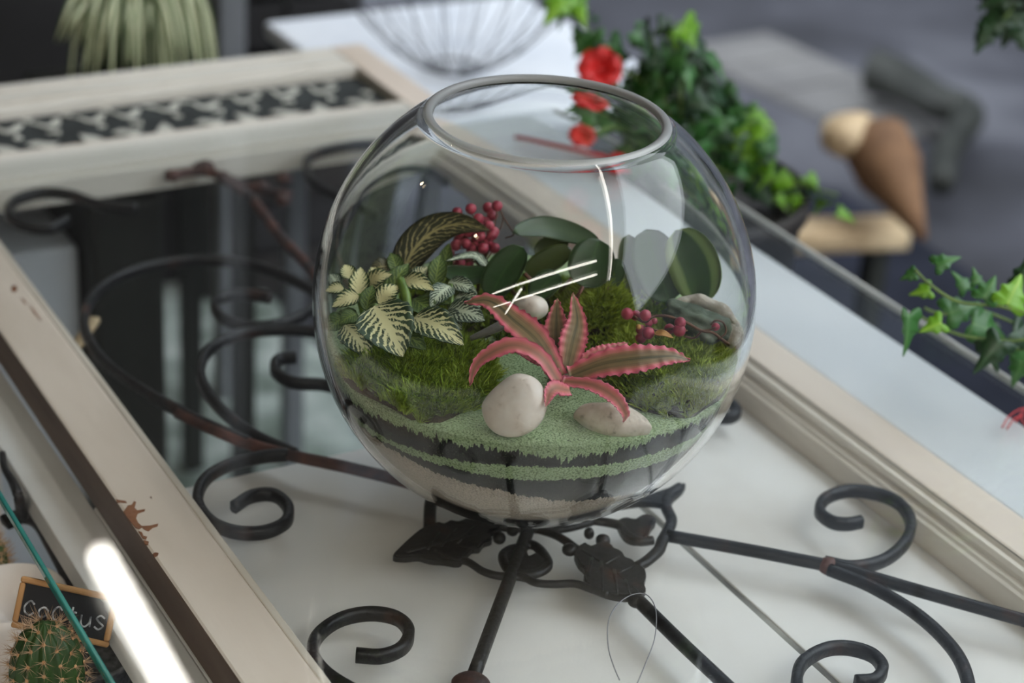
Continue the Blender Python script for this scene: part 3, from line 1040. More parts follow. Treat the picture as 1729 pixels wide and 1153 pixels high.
FL = [((634, 516, -.052), (682, 602, -.062), 84, fit_main), ((699, 535, -.048), (784, 582, -.060), 54, fit_main),
      ((584, 548, -.030), (628, 606, -.042), 46, fit_main), ((607, 499, -.020), (562, 518, -.022), 30, fit_pale),
      ((606, 502, -.018), (609, 451, -.006), 32, fit_pale), ((616, 482, -.012), (662, 463, -.018), 30, fit_pale),
      ((640, 512, -.034), (674, 482, -.030), 34, fit_pale), ((676, 474, -.014), (733, 490, -.030), 34, fit_pale),
      ((760, 482, -.012), (727, 519, -.028), 34, fit_white), ((757, 476, -.002), (806, 495, -.008), 28, fit_white),
      ((756, 523, -.026), (819, 541, -.034), 46, fit_white), ((660, 449, .012), (622, 458, .008), 32, fit_dark),
      ((570, 482, -.004), (554, 462, .0), 24, fit_white), ((580, 487, -.006), (547, 491, -.006), 22, fit_pale),
      ((582, 536, -.024), (556, 558, -.026), 32, fit_green), ((620, 524, -.030), (630, 482, -.022), 28, fit_green),
      ((604, 530, -.034), (576, 546, -.036), 26, fit_green), ((671, 458, .010), (659, 427, .014), 26, fit_green),
      ((700, 505, -.02), (742, 545, -.03), 36, fit_green), ((640, 560, -.03), (600, 585, -.034), 34, fit_green),
      ((735, 480, .0), (744, 430, .008), 30, fit_green),
      ((600, 545, -.016), (566, 530, -.012), 34, fit_green), ((640, 490, .0), (628, 448, .01), 30, fit_pale), ((690, 520, -.022), (660, 548, -.036), 34, fit_green), ((715, 500, -.01), (760, 512, -.018), 36, fit_green),
      ((700, 480, .002), (722, 450, .012), 32, fit_main), ((745, 530, -.026), (780, 556, -.036), 34, fit_white), ((610, 560, -.03), (575, 578, -.026), 34, fit_main), ((770, 500, -.006), (812, 518, -.014), 34, fit_white), ((590, 470, .002), (580, 446, .006), 26, fit_pale), ((670, 560, -.04), (720, 590, -.052), 36, fit_green), ((655, 500, -.008), (690, 445, .002), 34, fit_green)]
for (a_, b_, w_, m_) in FL: lf2d(fit, (a_, b_), w_ * 1.16, m_, cup=.18, wave=.02, waves=4, serr=.10)
for pts, r_ in (([(690, 545, -.036), (686, 500, -.034), (676, 472, -.026)], .0030), ([(622, 560, -.03), (612, 520, -.02), (606, 498, -.016)], .0022), ([(650, 575, -.03), (640, 540, -.036), (634, 515, -.045)], .002),
                ([(755, 560, -.02), (762, 520, -.012), (760, 480, -.006)], .0018), ([(668, 520, -.01), (670, 480, .0), (672, 455, .008)], .002)):
    part('stem', tube('stem', catmull([L(*p) for p in pts], 5), r_), stemgreen, fit)

fit2 = thing('dark_nerve_plant', 'plant with one big dark net veined leaf arching below the berries', 'plant', P(690, 500, ZS))
lf2d(fit2, ((676, 478, .018), (694, 428, .026), (728, 392, .032), (775, 378, .030), (826, 388, .022)), 74, fit_dark, (BACK * .9 + UP * .5 + rx * -.3).normalized(), 'ovate', .1, nu=24)
lf2d(fit2, ((826, 454, .020), (800, 431, .018), (752, 440, .008)), 22, fit_white, (BACK * .5 + UP).normalized())
lf2d(fit2, ((745, 470, .03), (752, 436, .03), (758, 410, .028)), 30, fit_green)
part('stem', tube('stem', catmull([P(690, 500, ZS), L(682, 490, .02), L(676, 476, .018)], 5), .002), stemgreen, fit2)
part('stem', tube('stem', catmull([P(760, 500, ZS), L(800, 470, .02), L(826, 454, .020)], 5), .0013), stemgreen, fit2)

# ------------------------------------------------------------------ round leaved plants
pep = thing('baby_rubber_plant', 'low plant with glossy oval dark green leaves in the middle of the bowl', 'plant', P(940, 500, ZS))
for sp, w_, m_, nh in ((((1014, 412, .030), (960, 392, .036), (915, 383, .034), (866, 392, .024)), 46, pep_grey, UP * .8 + BACK * .8),
                       (((828, 503, .000), (848, 462, .004), (883, 416, .006)), 62, pep_m, BACK + UP * .4 + rx * -.2),
                       (((886, 462, .022), (924, 441, .022), (964, 419, .024)), 44, pep_olive, BACK + UP * .5),
                       (((984, 484, .012), (998, 445, .014), (1012, 404, .020)), 78, pep_m, BACK + UP * .3 + rx * .1),
                       (((1028, 486, .022), (1038, 462, .024), (1046, 436, .026)), 34, pep_m, BACK + UP * .4),
                       (((832, 458, .014), (790, 466, .012), (747, 456, .012)), 44, pep_m, BACK * .6 + UP),
                       (((905, 432, .036), (930, 415, .040), (960, 402, .042)), 40, pep_olive, BACK + UP * .3),
                       (((900, 505, .008), (920, 480, .012), (944, 462, .016)), 48, pep_m, BACK + UP * .8)):
    lf2d(pep, sp, w_, m_, nh.normalized(), 'oval', .12)
for pts in ([P(940, 500, ZS), L(965, 470, .03), L(1014, 412, .030)], [P(880, 520, ZS), L(850, 520, .004), L(828, 503, .0)], [P(940, 505, ZS), L(905, 480, .024), L(886, 462, .022)],
            [P(960, 520, ZS), L(975, 500, .014), L(984, 484, .012)], [P(1000, 510, ZS), L(1020, 495, .022), L(1028, 486, .022)], [P(870, 500, ZS), L(850, 470, .016), L(832, 458, .014)]):
    part('stem', tube('stem', catmull(pts, 5), .0014), stemred, pep)

pep2 = thing('round_leaf_plant', 'big round leaves behind the rock on the right, one with edge light coloured in', 'plant', P(1130, 505, ZS))
for sp, w_, m_, nh in ((((1188, 512, .022), (1176, 450, .026), (1142, 388, .030)), 92, pep_edge_lit, BACK + UP * .25 + rx * -.5),
                       (((1132, 510, .030), (1110, 450, .034), (1092, 386, .038)), 84, pep_m, BACK + UP * .25),
                       (((1072, 500, .036), (1064, 445, .040), (1062, 395, .040)), 46, pep_olive, BACK + UP * .2 + rx * .4)):
    lf2d(pep2, sp, w_, m_, nh.normalized(), 'oval', .14)
for pts in ([P(1170, 520, ZS), L(1188, 512, .022)], [P(1130, 515, ZS), L(1132, 510, .030)], [P(1080, 515, ZS), L(1072, 500, .036)]):
    part('stem', tube('stem', pts, .0016), stemgreen, pep2)

# ------------------------------------------------------------------ pink star plant
cr = thing('earth_star', 'pink edged star shaped plant with wavy leaves in the centre of the bowl', 'plant', P(948, 640, ZS))
CRL = [(((944, 636, -.066), (910, 578, -.062), (868, 540, -.054), (826, 508, -.044), (785, 511, -.040)), 50, crypt_m, BACK + UP * .7 + rx * .25),
       (((941, 630, -.060), (940, 580, -.050), (939, 540, -.042), (941, 503, -.036)), 46, crypt_m, BACK + UP * .4 + rx * -.1),
       (((955, 632, -.064), (966, 580, -.058), (974, 540, -.050), (967, 494, -.044)), 44, crypt_m, BACK + UP * .4 + rx * .15),
       (((944, 645, -.074), (912, 600, -.074), (868, 582, -.072), (826, 597, -.072), (803, 618, -.072), (794, 650, -.072)), 31, crypt_r, BACK * .7 + UP),
       (((962, 634, -.068), (1020, 613, -.072), (1080, 604, -.072), (1130, 600, -.068), (1162, 607, -.064)), 50, crypt_m, BACK + UP * .75),
       (((950, 642, -.076), (1000, 649, -.084), (1035, 668, -.092), (1053, 693, -.100), (1058, 718, -.1045)), 26, crypt_r, BACK * .8 + UP),
       (((962, 658, -.084), (934, 655, -.096), (921, 684, -.106)), 26, crypt_r, BACK + UP * .5),
       (((975, 612, -.056), (1020, 594, -.052), (1060, 578, -.046)), 28, crypt_r, BACK + UP * .6),
       (((935, 618, -.056), (900, 600, -.05), (866, 590, -.046)), 24, crypt_r, BACK + UP * .6)]
for sp, w_, m_, nh in CRL:
    lf2d(cr, sp, w_, m_, nh.normalized(), 'strap', .10, nu=48, nv=10, wave=.05, waves=10, serr=.24)
part('crown', blob('crown', P(950, 642, ZS + .003), (.008, .008, .007), amp=.2, sub=3), crypt_r, cr)

# ------------------------------------------------------------------ stones
AXV = (rx, (UP * .85 + FWD * .45).normalized(), None)
e3 = AXV[0].cross(AXV[1]).normalized()


def teardrop(d, q):
    k = 1 - .34 * max(0, d.y) * (1 if d.x < 0 else .1)
    return V((q.x * k * (.93 if d.x > 0 else 1) + .002 * d.y, q.y * (1 - .07 * max(0, -d.x) * max(0, d.y)), q.z))


me, PD1 = seat_in(lambda dd: blob('pebble', L(871, 682, dd), (52 / PXM, 52 / PXM, .0105), (rx, UPCAM * .94 + BACK * -.2, BACK), .05, 1.1, 3, 5, teardrop), -.105)
ob('pebble', me, stone_white, None, 'large smooth cream pebble standing before the pink star plant', 'pebble', 'pebbles in the bowl')


def lozenge(d, q):
    k = 1 - .35 * abs(d.x) ** 2.2
    return V((q.x, q.y * k - .0012 * d.x, q.z))


me, PD2 = seat_in(lambda dd: blob('pebble', L(1033, 709, dd), (63 / PXM, 29 / PXM, .011), (rx * .995 + UPCAM * -.10, UPCAM, BACK), .10, 1.6, 9, 5, lozenge), -.105)
ob('pebble', me, stone_small, None, 'long speckled cream pebble lying under a drooping pink leaf tip', 'pebble', 'pebbles in the bowl')
ob('pebble', blob('pebble', L(896, 520, -.012), (30 / PXM, 22 / PXM, .011), (rx, UPCAM, BACK), .05, 1.2, 5, 4), stone_white, None, 'small round pebble half hidden behind the upright pink leaves', 'pebble', 'pebbles in the bowl')
q = catmull([L(795, 571, -.028), L(822, 560, -.03), L(856, 545, -.03)], 6)
ob('bark_piece', sweep('bark_piece', q, rrect(.0075, .0045, .0016), lambda t: .55 + .6 * t), bark, None, 'thin grey strip of bark behind the pink leaves', 'bark')

# rock slab on the right
print('pebble depths', PD1, PD2)
rk = thing('rock', 'green grey slab of rock with a pale broken rim beside the loose berries', 'rock', P(1195, 560, ZS))
me = blob('rock_face', L(1180, 545, -.004), (62 / PXM, 30 / PXM, .012), (rx * .96 + UPCAM * -.28, UPCAM, BACK), .35, 2.2, 4, 4)
part('rock_face', clamp_in(me), rock, rk)
q = catmull([L(1140, 516, .004), L(1165, 506, .006), L(1190, 510, .006), L(1220, 524, .004), L(1240, 545, .000), L(1248, 566, -.006)], 6)
me = sweep('rock_rim', q, circ(.0042, 8), lambda t: .6 + .5 * math.sin(PI * t) + .15 * math.sin(t * 23))
part('rock_rim', clamp_in(me), rockpale, rk)
part('rock_foot', blob('rock_foot', L(1240, 568, -.006), (.0075, .008, .008), None, .3, 2.2, 8, 3), rockpale, rk)

# ------------------------------------------------------------------ berries
b1 = thing('berry_sprig', 'upright cluster of dull pink berries at the back of the bowl', 'berries', P(800, 500, ZS), 'berry sprigs')
stem0 = L(812, 452, .040)
part('stem', tube('stem', catmull([P(805, 500, ZS), L(808, 475, .04), stem0], 5), .0012), twig, b1)
BZ = [(710, 205), (835, 172), (992, 160), (1075, 145), (1030, 232), (960, 292), (735, 388), (820, 385), (1045, 385), (1030, 410), (722, 465), (795, 490), (990, 472), (920, 420), (638, 572), (1050, 530), (845, 545), (700, 505), (640, 682), (735, 662), (815, 665), (905, 262), (880, 470), (760, 440), (950, 530), (930, 350), (810, 300), (1000, 330)]
for i, (x, y) in enumerate(BZ):
    d = .040 + random.uniform(-.010, .008)
    p = L(640 + x / 5.4, 320 + y / 5.4, d)
    bb = part('berry', blob('berry', p, (9.8 / PXM,) * 3, amp=.03, seed=i, sub=3), berry, b1)
    m_ = (p + stem0) / 2 + UPCAM * .004 + rx * .003
    part('stalk', tube('stalk', catmull([stem0, m_, p - UPCAM * .002], 4), .0005, 5), twig, b1)
for pts in ([(1100, 180), (1130, 260), (1100, 360), (1040, 430)], [(1120, 230), (1190, 340), (1225, 410), (1150, 440)]):
    part('stalk', tube('stalk', catmull([L(640 + x / 5.4, 320 + y / 5.4, .040) for x, y in pts], 5), .0005, 5), twig, b1)
b2 = thing('berry_twig', 'fallen twig of dark pink berries lying on the moss before the rock', 'berries', P(1100, 560, ZS), 'berry sprigs')
QZ = [(237, 305, 62), (325, 322, 54), (425, 322, 60), (462, 402, 40), (520, 380, 32), (380, 470, 52), (455, 505, 64), (380, 556, 56), (785, 398, 60), (775, 476, 66), (675, 462, 54), (1150, 440, 42)]
for i, (x, y, r_) in enumerate(QZ):
    p = L(1020 + x / 6.16, 480 + y / 6.16, -.040 + (.006 if r_ < 58 else 0))
    part('berry', blob('berry', p, (r_ / 6.16 / PXM,) * 3, amp=.03, seed=i + 40, sub=3), berry, b2)
part('dry_berry', blob('dry_berry', L(1020 + 355 / 6.16, 480 + 440 / 6.16, -.048), (4.5 / PXM,) * 3, amp=.1, sub=2), berrydry, b2)
for pts, r_ in (([(300, 330), (420, 390), (500, 335), (620, 325), (720, 350), (860, 400), (1000, 480), (1120, 500), (1200, 560), (1290, 625)], .0009), ([(830, 540), (930, 555), (1000, 490)], .0007), ([(1100, 420), (1150, 375), (1230, 400), (1250, 500), (1170, 570)], .0006), ([(430, 430), (560, 480), (690, 460), (860, 480)], .0007), ([(1000, 480), (1080, 470), (1150, 445)], .0006)):
    part('twig', tube('twig', catmull([L(1020 + x / 6.16, 480 + y / 6.16, -.038) for x, y in pts], 5), r_, 6), twig, b2)
part('dry_leaf', leaf('dry_leaf', [L(1104, 562, -.044), L(1120, 562, -.046), L(1136, 570, -.044)], .0045, (BACK + UP).normalized()), berrydry, b2)

# ------------------------------------------------------------------ cactus corner
SH = -.13
sh = thing('lower_shelf', 'low pale shelf below the left edge of the glass', 'shelf', (-.45, 0, GZ))
part('shelf_board', box('shelf_board', (-.62, YN, SH - .02), (-.30, .30, SH), .002), basewhite, sh)
for (x, y) in ((-.60, -.39), (-.32, -.39), (-.60, .27), (-.32, .27)):
    part('leg', box('leg', (x - .015, y - .015, GZ), (x + .015, y + .015, SH - .02), .002), darkwood, sh)


def cactus(label, px, py, ztop, rad, hgt, seed):
    rnd = random.Random(seed)
    t = P(px, py, ztop)
    root = thing('cactus', label, 'cactus', (t.x, t.y, SH))
    pr = rad * 1.25
    zb_ = ztop - hgt
    pot = part('pot', lathe('pot', [(.001, SH), (pr * .78, SH), (pr, zb_ + .008), (pr * 1.06, zb_ + .010), (pr * 1.06, zb_ + .004), (pr * .92, zb_ + .004), (pr * .9, zb_ - .004), (.001, zb_ - .004)], 40, (t.x, t.y)), potwhite, root)
    part('gravel', blob('gravel', (t.x, t.y, zb_ - .002), (pr * .88, pr * .88, .004), amp=.2, freq=9, sub=4), gravel, root)
    ribs = 13
    vs_, fs = [], []
    nz_, na = 22, ribs * 6

    def rr(tt, a): 
        base = rad * (max(0, 1 - (2 * tt - 1) ** 2 * (.9 if tt > .5 else .45)) ** .5) * (1 if tt < .5 else max(0.02, (1 - (2 * tt - 1) ** 6)) ** .5)
        return base * (1 + .09 * math.cos(ribs * a))
    for i in range(nz_ + 1):
        tt = i / nz_
        for j in range(na):
            a = 2 * PI * j / na
            q = rr(tt, a)
            vs_.append((t.x + q * math.cos(a), t.y + q * math.sin(a), zb_ + hgt * tt))
    for i in range(nz_):
        for j in range(na):
            k = (j + 1) % na
            fs.append((i * na + j, i * na + k, (i + 1) * na + k, (i + 1) * na + j))
    fs.append(tuple(nz_ * na + j for j in range(na)))
    part('body', mesh('body', vs_, fs), cactusm, root)
    vs_, fs = [], []
    av, af = [], []
    for j in range(ribs):
        a = 2 * PI * j / ribs
        for i in range(9):
            tt = .08 + .11 * i + (.05 if j % 2 else 0)
            if tt > .99: continue
            q = rr(tt, a)
            o = V((t.x + q * math.cos(a), t.y + q * math.sin(a), zb_ + hgt * tt))
            nrm = V((math.cos(a), math.sin(a), (tt - .5) * 1.8)).normalized()
            k = len(av)
            for e in range(6):
                b_ = 2 * PI * e / 6
                s = nrm.cross(UP).normalized()
                av.append(o + (s * math.cos(b_) + s.cross(nrm) * math.sin(b_)) * .0013 + nrm * .0003)
            av.append(o + nrm * .0013)
            af += [(k + e, k + (e + 1) % 6, k + 6) for e in range(6)]
            for e in range(13):
                d = (nrm * rnd.uniform(.3, 1) + V((rnd.gauss(0, .6), rnd.gauss(0, .6), rnd.gauss(0, .6)))).normalized()
                ln = rnd.uniform(.005, .010) * (1.3 if tt > .85 else 1)
                s = d.cross(V((rnd.random(), rnd.random(), rnd.random()))).normalized() * .00022
                s2 = d.cross(s).normalized() * .00022
                k = len(vs_)
                vs_ += [o + s, o - s * .5 + s2, o - s * .5 - s2, o + d * ln]
                fs += [(k, k + 1, k + 3), (k + 1, k + 2, k + 3), (k + 2, k, k + 3)]
    part('areoles', mesh('areoles', av, af), areolem, root, kind='stuff')
    part('spines', mesh('spines', vs_, fs, False), spinem, root, kind='stuff')
    return root


cactus('round green cactus with tan spines in front of the chalkboard sign', 75, 1050, -.012, .0205, .075, 5)
cactus('cactus in a white pot at the left picture border behind the chalkboard sign', -34, 905, -.05, .016, .04, 6)
# white round dish behind the sign
dp = P(22, 1000, SH + .068)
dsh = ob('dish', lathe('dish', [(.001, SH), (.022, SH), (.030, SH + .02), (.034, SH + .068), (.0325, SH + .0685), (.029, SH + .05), (.001, SH + .045)], 48, (dp.x, dp.y)), potwhite, None, 'white round ceramic dish behind the chalkboard sign', 'dish')
# chalkboard
sg0, sg1 = L(20, 1090, -.235), L(26, 968, -.232)
SD = -.060
s00, s10, s11, s01 = L(20, 1063, SD), L(188, 1077, SD), L(196, 1010, SD), L(26, 970, SD)
ex = (L(190, 1005, SD) - L(26, 970, SD))
wS, hS = ex.length, (L(24, 970, SD) - L(18, 1058, SD)).length
ex.normalize()
ey = (L(24, 970, SD) - L(18, 1058, SD))
ey = (ey - ex * ey.dot(ex)).normalized()
ez = ex.cross(ey)
org = L(19, 1058, SD)
sgn = thing('chalkboard_sign', 'small wood framed chalkboard lettered in chalk under the glass', 'sign', org)


def sign_box(name, x0, y0, z0, x1, y1, z1, bev=.0008):
    me = box(name, (x0, y0, z0), (x1, y1, z1), bev)
    me.transform(Matrix(((ex.x, ey.x, ez.x, org.x), (ex.y, ey.y, ez.y, org.y), (ex.z, ey.z, ez.z, org.z), (0, 0, 0, 1))))
    return me


fw = .0036
part('board', sign_box('board', fw * .6, fw * .6, -.0015, wS - fw * .6, hS - fw * .6, .0012), chalk, sgn)
for (x0, y0, x1, y1) in ((0, 0, wS, fw), (0, hS - fw, wS, hS), (0, fw, fw, hS - fw), (wS - fw, fw, wS, hS - fw)):
    part('frame', sign_box('frame', x0, y0, -.002, x1, y1, .0028, .0012), signwood, sgn)
part('stake', sign_box('stake', wS * .5 - .003, -.055, -.0045, wS * .5 + .003, hS * .6, -.0022), signwood, sgn)
LET = {'C': [[(.9, .8), (.5, 1), (.1, .6), (.2, .15), (.6, 0), (.95, .2)]], 'A': [[(.9, .55), (.55, .75), (.15, .5), (.2, .1), (.6, .05), (.9, .4), (.9, .6), (.95, .05)]], 'T': [[(.5, 1.2), (.45, .2), (.75, 0)], [(.1, .8), (.9, .85)]],
       'U': [[(.1, .8), (.15, .2), (.5, .0), (.85, .3), (.9, .8), (.95, .05)]], 'S': [[(.9, .85), (.5, 1), (.2, .75), (.5, .5), (.85, .3), (.5, .0), (.1, .15)]]}
cw = wS * .135
for i, ch in enumerate('CACTUS'):
    for st in LET[ch]:
        pts = [org + ex * (wS * .085 + i * cw * 1.07 + x * cw * .85) + ey * (hS * .30 + y * hS * .27) + ez * .0013 for x, y in st]
        part('chalk_letter', sweep('chalk_letter', catmull(pts, 5), rrect(.0011, .0005, .0001), None, ez), chalkwrite, sgn)
# pale stones by the cactus
for i, (x, y, r_, lab) in enumerate(((4, 1080, .016, 'smooth pale stone left of the round cactus'), (8, 1130, .020, 'rounded white stone at the bottom left corner of the picture'))):
    p = P(x, y, SH + r_ * .6)
    ob('stone', blob('stone', p, (r_ * 1.2, r_, r_ * .62), amp=.1, seed=i), potwhite, None, lab, 'stone')
p = P(188, 1120, SH + .03)
ob('flower_pot', lathe('flower_pot', [(.001, SH), (.020, SH), (.027, SH + .045), (.0285, SH + .045), (.0285, SH + .041), (.026, SH + .041), (.024, SH + .036), (.001, SH + .036)], 40, (p.x - .012, p.y)), gravel, None, 'grey pot of grit to the right of the round cactus', 'pot')
# iron curl at the left border
cu = thing('iron_bracket', 'dark curled iron bracket at the left edge of the white board', 'bracket', P(50, 900, ZB))
part('arm', sweep('arm', catmull([P(x, y, ZB + .004) for x, y in ((4, 765), (8, 790), (22, 815), (32, 840))] + [P(38, 872, ZB - .028)], 6), circ(.0032, 8), lambda t: .7 + .6 * t), iron, cu)
part('bar', sweep('bar', catmull([P(x, y, ZB - .030) for x, y in ((8, 882), (40, 872), (70, 884), (92, 922), (116, 968), (140, 1010))], 6), rrect(.012, .006, .002), lambda t: 1.2 - .3 * t), iron, cu)

# ------------------------------------------------------------------ things beyond and below the table
fy = .45
ob('paving_slab', box('paving_slab', (-1.2, .55, GZ + .0005), (.55, 2.6, GZ + .03), .01), shade_floor, None, 'mossy grey paving slab on the ground under the table', 'paving')
a, b = P(154, 352, -.07), P(282, 340, -.07)
ob('storage_chest', box('storage_chest', (a.x, a.y, GZ + .03), (b.x, a.y + .25, -.07), .006), darkwood, None, 'dark wooden chest standing under the table behind the scrolls', 'chest')
ob('grey_box', box('grey_box', (a.x - .32, a.y + .03, GZ + .03), (a.x - .004, a.y + .25, -.12), .006), palebox, None, 'plain grey box beside the dark chest under the table', 'box')
q0, q1 = P(234, 735, -.12), P(236, 430, -.12)
pst = thing('reflection_post', 'thin grey pole put in for a reflected streak beside the scrolls', 'pole', (P(234, 560, -.3).x, P(234, 560, -.3).y, GZ))  # added pole that draws the upright streak reflected in the glass
pb = pst.location
part('shaft', tube('shaft', [V((pb.x, pb.y, GZ)), V((pb.x, pb.y, ZB - .01))], .004, 10), greypost, pst)
part('cap', blob('cap', V((pb.x, pb.y, ZB - .008)), (.006, .006, .004), sub=2), greypost, pst)
q = [P(108, 610, ZB + .004), P(135, 575, ZB + .004), P(160, 540, ZB + .004)]
ob('wooden_peg', sweep('wooden_peg', q, rrect(.009, .006, .0015)), pinewood, None, 'pale wooden peg by the inner edge of the cream stile', 'peg')

# white table with wire basket
wt = thing('side_table', 'white topped side table behind the door table', 'table', (.5, 1.1, GZ))
TZ = -.10
tc_ = P(790, 105, TZ)
part('top', box('top', (tc_.x - .17, tc_.y - .17, TZ - .02), (tc_.x + .20, tc_.y + .22, TZ), .004), clothm, wt)
for sx in (-.14, .17):
    for sy in (-.14, .19):
        part('leg', box('leg', (tc_.x + sx - .012, tc_.y + sy - .012, GZ), (tc_.x + sx + .012, tc_.y + sy + .012, TZ - .02)), greypost, wt)
bc = P(765, 128, TZ)
bk = thing('wire_basket', 'dark wire basket with fanned wires on the white side table', 'basket', (bc.x, bc.y, TZ))
for i in range(26):
    a = 2 * PI * i / 26
    pts = [bc + V((math.cos(a) * r_, math.sin(a) * r_, z)) for r_, z in ((.010, .003), (.05, .02), (.10, .06), (.15, .13), (.19, .24))]
    part('wire', tube('wire', catmull(pts, 4), .0008, 5), wirem, bk)
for r_, z in ((.03, .0115), (.19, .24)):
    ring = [bc + V((math.cos(2 * PI * k / 40) * r_, math.sin(2 * PI * k / 40) * r_, z)) for k in range(40)]
    part('hoop', sweep('hoop', ring, circ(.0015, 6), closed=True), wirem, bk)
rb = [P(868, 214, .0027), P(970, 238, .0027), P(1082, 264, .0027)]
ob('refraction_rod', sweep('refraction_rod', rb, circ(.0026, 8)), redtrim, None, 'thin red rod put in for the flower refracted in the mouth of the bowl', 'rod')  # added rod drawing the red streak that the bowl refracts from a flower

# dark basket, post and plant at the far left
base = P(505, 60, -.3)
sc_ = thing('slatted_crate', 'dark slatted crate standing behind the far rail', 'crate', (base.x, base.y, GZ))
for k in range(9):
    z = GZ + .02 + k * .085
    for xo in (-.10, .03):
        part('slat', box('slat', (base.x + xo - .05 * 1, base.y, z), (base.x + xo + .075, base.y + .012, z + .07), .002), wallm if k % 2 else potdark, sc_)
for xo in (-.155, -.02, .10):
    part('upright', box('upright', (base.x + xo - .006, base.y + .012, GZ), (base.x + xo + .012, base.y + .03, GZ + .80)), darkwood, sc_)
g = P(393, 90, -.2)
ob('grey_post', box('grey_post', (g.x - .018, g.y, GZ), (g.x + .02, g.y + .04, 1.0), .003), greypost, None, 'plain grey post behind the striped hanging leaves', 'post')
cw_ = L(235, -70, 1.0)
sp_ = thing('spider_plant', 'arching plant with long green and cream striped leaves behind the table', 'plant', (cw_.x, cw_.y, cw_.z - .16))
part('pot', lathe('pot', [(.001, cw_.z - .16), (.06, cw_.z - .16), (.085, cw_.z - .01), (.09, cw_.z - .01), (.09, cw_.z - .02), (.078, cw_.z - .02), (.001, cw_.z - .03)], 32, (cw_.x, cw_.y)), potdark, sp_)
rnd = random.Random(4)
for i in range(44):
    tx = 100 + (i * 6.3) + rnd.uniform(-12, 12)
    ty = rnd.uniform(60, 180)
    dd = 1.0 + rnd.uniform(-.22, -.06)
    sx_ = 235 + (tx - 235) * .45 + rnd.uniform(-20, 20)
    pts = [cw_ + V((0, 0, -.02)), L(235 + (sx_ - 235) * .6, -110 + rnd.uniform(-20, 20), 1.0), L(sx_, -70 + rnd.uniform(-20, 20), (1 + dd) / 2), L((sx_ + 2 * tx) / 3, 20, dd), L(tx, ty, dd + .01)]
    part('leaf', leaf('leaf', pts, .016, (BACK + UP * .3).normalized(), 'blade', .25, nu=20, nv=4, thick=.0006), spider_m, sp_)
stl = thing('plant_stand', 'dark stool carrying the striped plant behind the table', 'stool', (cw_.x, cw_.y, GZ))
part('seat', box('seat', (cw_.x - .11, cw_.y - .11, cw_.z - .185), (cw_.x + .11, cw_.y + .11, cw_.z - .161), .004), darkwood, stl)
for sx in (-.09, .09):
    for sy in (-.09, .09):
        part('leg', box('leg', (cw_.x + sx - .012, cw_.y + sy - .012, GZ), (cw_.x + sx + .012, cw_.y + sy + .012, cw_.z - .185)), darkwood, stl)

# ------------------------------------------------------------------ ivy
IVYOUT = [(0, 0), (.16, -.10), (.42, -.14), (.50, .05), (.36, .22), (.40, .40), (.22, .52), (.10, .82), (0, 1.0), (-.10, .82), (-.22, .52), (-.40, .40), (-.36, .22), (-.50, .05), (-.42, -.14), (-.16, -.10)]


def ivy_leaf_mesh(name, size, fold, droop, w=1.0):
    vs_, fs, uvs = [], [], []
    o = [(x * w, y) for x, y in IVYOUT]
    o = catmull([V((x, y, 0)) for x, y in o], 3, True)
    top = [V((p.x * size, p.y * size, abs(p.x) * fold * size - droop * size * max(0, p.y) ** 2)) for p in o]
    k = len(top)
    mid = [V((0, t * size, -droop * size * t * t)) for t in (.1, .35, .6, .85)]
    allv = top + [m for m in mid]

    def nearest(p): return min(range(4), key=lambda i: abs(mid[i].y - p.y))
    for i in range(k):
        j = (i + 1) % k
        a, b_ = nearest(top[i]), nearest(top[j])
        fs.append((i, j, k + b_))
        if a != b_: fs.append((i, k + b_, k + a))
    th = V((0, 0, -.0007))
    n0 = len(allv)
    under = [v + th for v in allv]
    fs2 = [tuple(n0 + q for q in f)[::-1] for f in fs]
    rim = [(i, n0 + i, n0 + (i + 1) % k, (i + 1) % k) for i in range(k)]
    uvs = [(max(0, min(1, v.y / size)), .5 + max(-.5, min(.5, v.x / size / w))) for v in allv]
    return mesh(name, allv + under, fs + fs2 + rim, True, uvs + uvs)


IVYM = [ivy_leaf_mesh('ivy_leaf', 1.0, .25, .15), ivy_leaf_mesh('ivy_leaf', 1.0, .1, .35, .85), ivy_leaf_mesh('ivy_leaf', 1.0, .4, .25, .6)]
IVYV = {}


def ivy_leaf(root, p, size, direction, nrm, mat, var):
    key = (var, mat.name)
    if key not in IVYV:
        me = IVYM[var].copy()
        me.materials.clear()
        me.materials.append(mat)
        IVYV[key] = me
    y = direction.normalized()
    z = (nrm - y * nrm.dot(y)).normalized()
    x = y.cross(z)
    o = ob('leaf', IVYV[key], None, root)
    q = p - root.location
    o.matrix_local = Matrix(((x.x * size, y.x * size, z.x * size, q.x), (x.y * size, y.y * size, z.y * size, q.y), (x.z * size, y.z * size, z.z * size, q.z), (0, 0, 0, 1)))
    return o


def vine(root, pts, r_=.0012): part('vine', tube('vine', catmull(pts, 6), r_, 6), stemgreen, root)


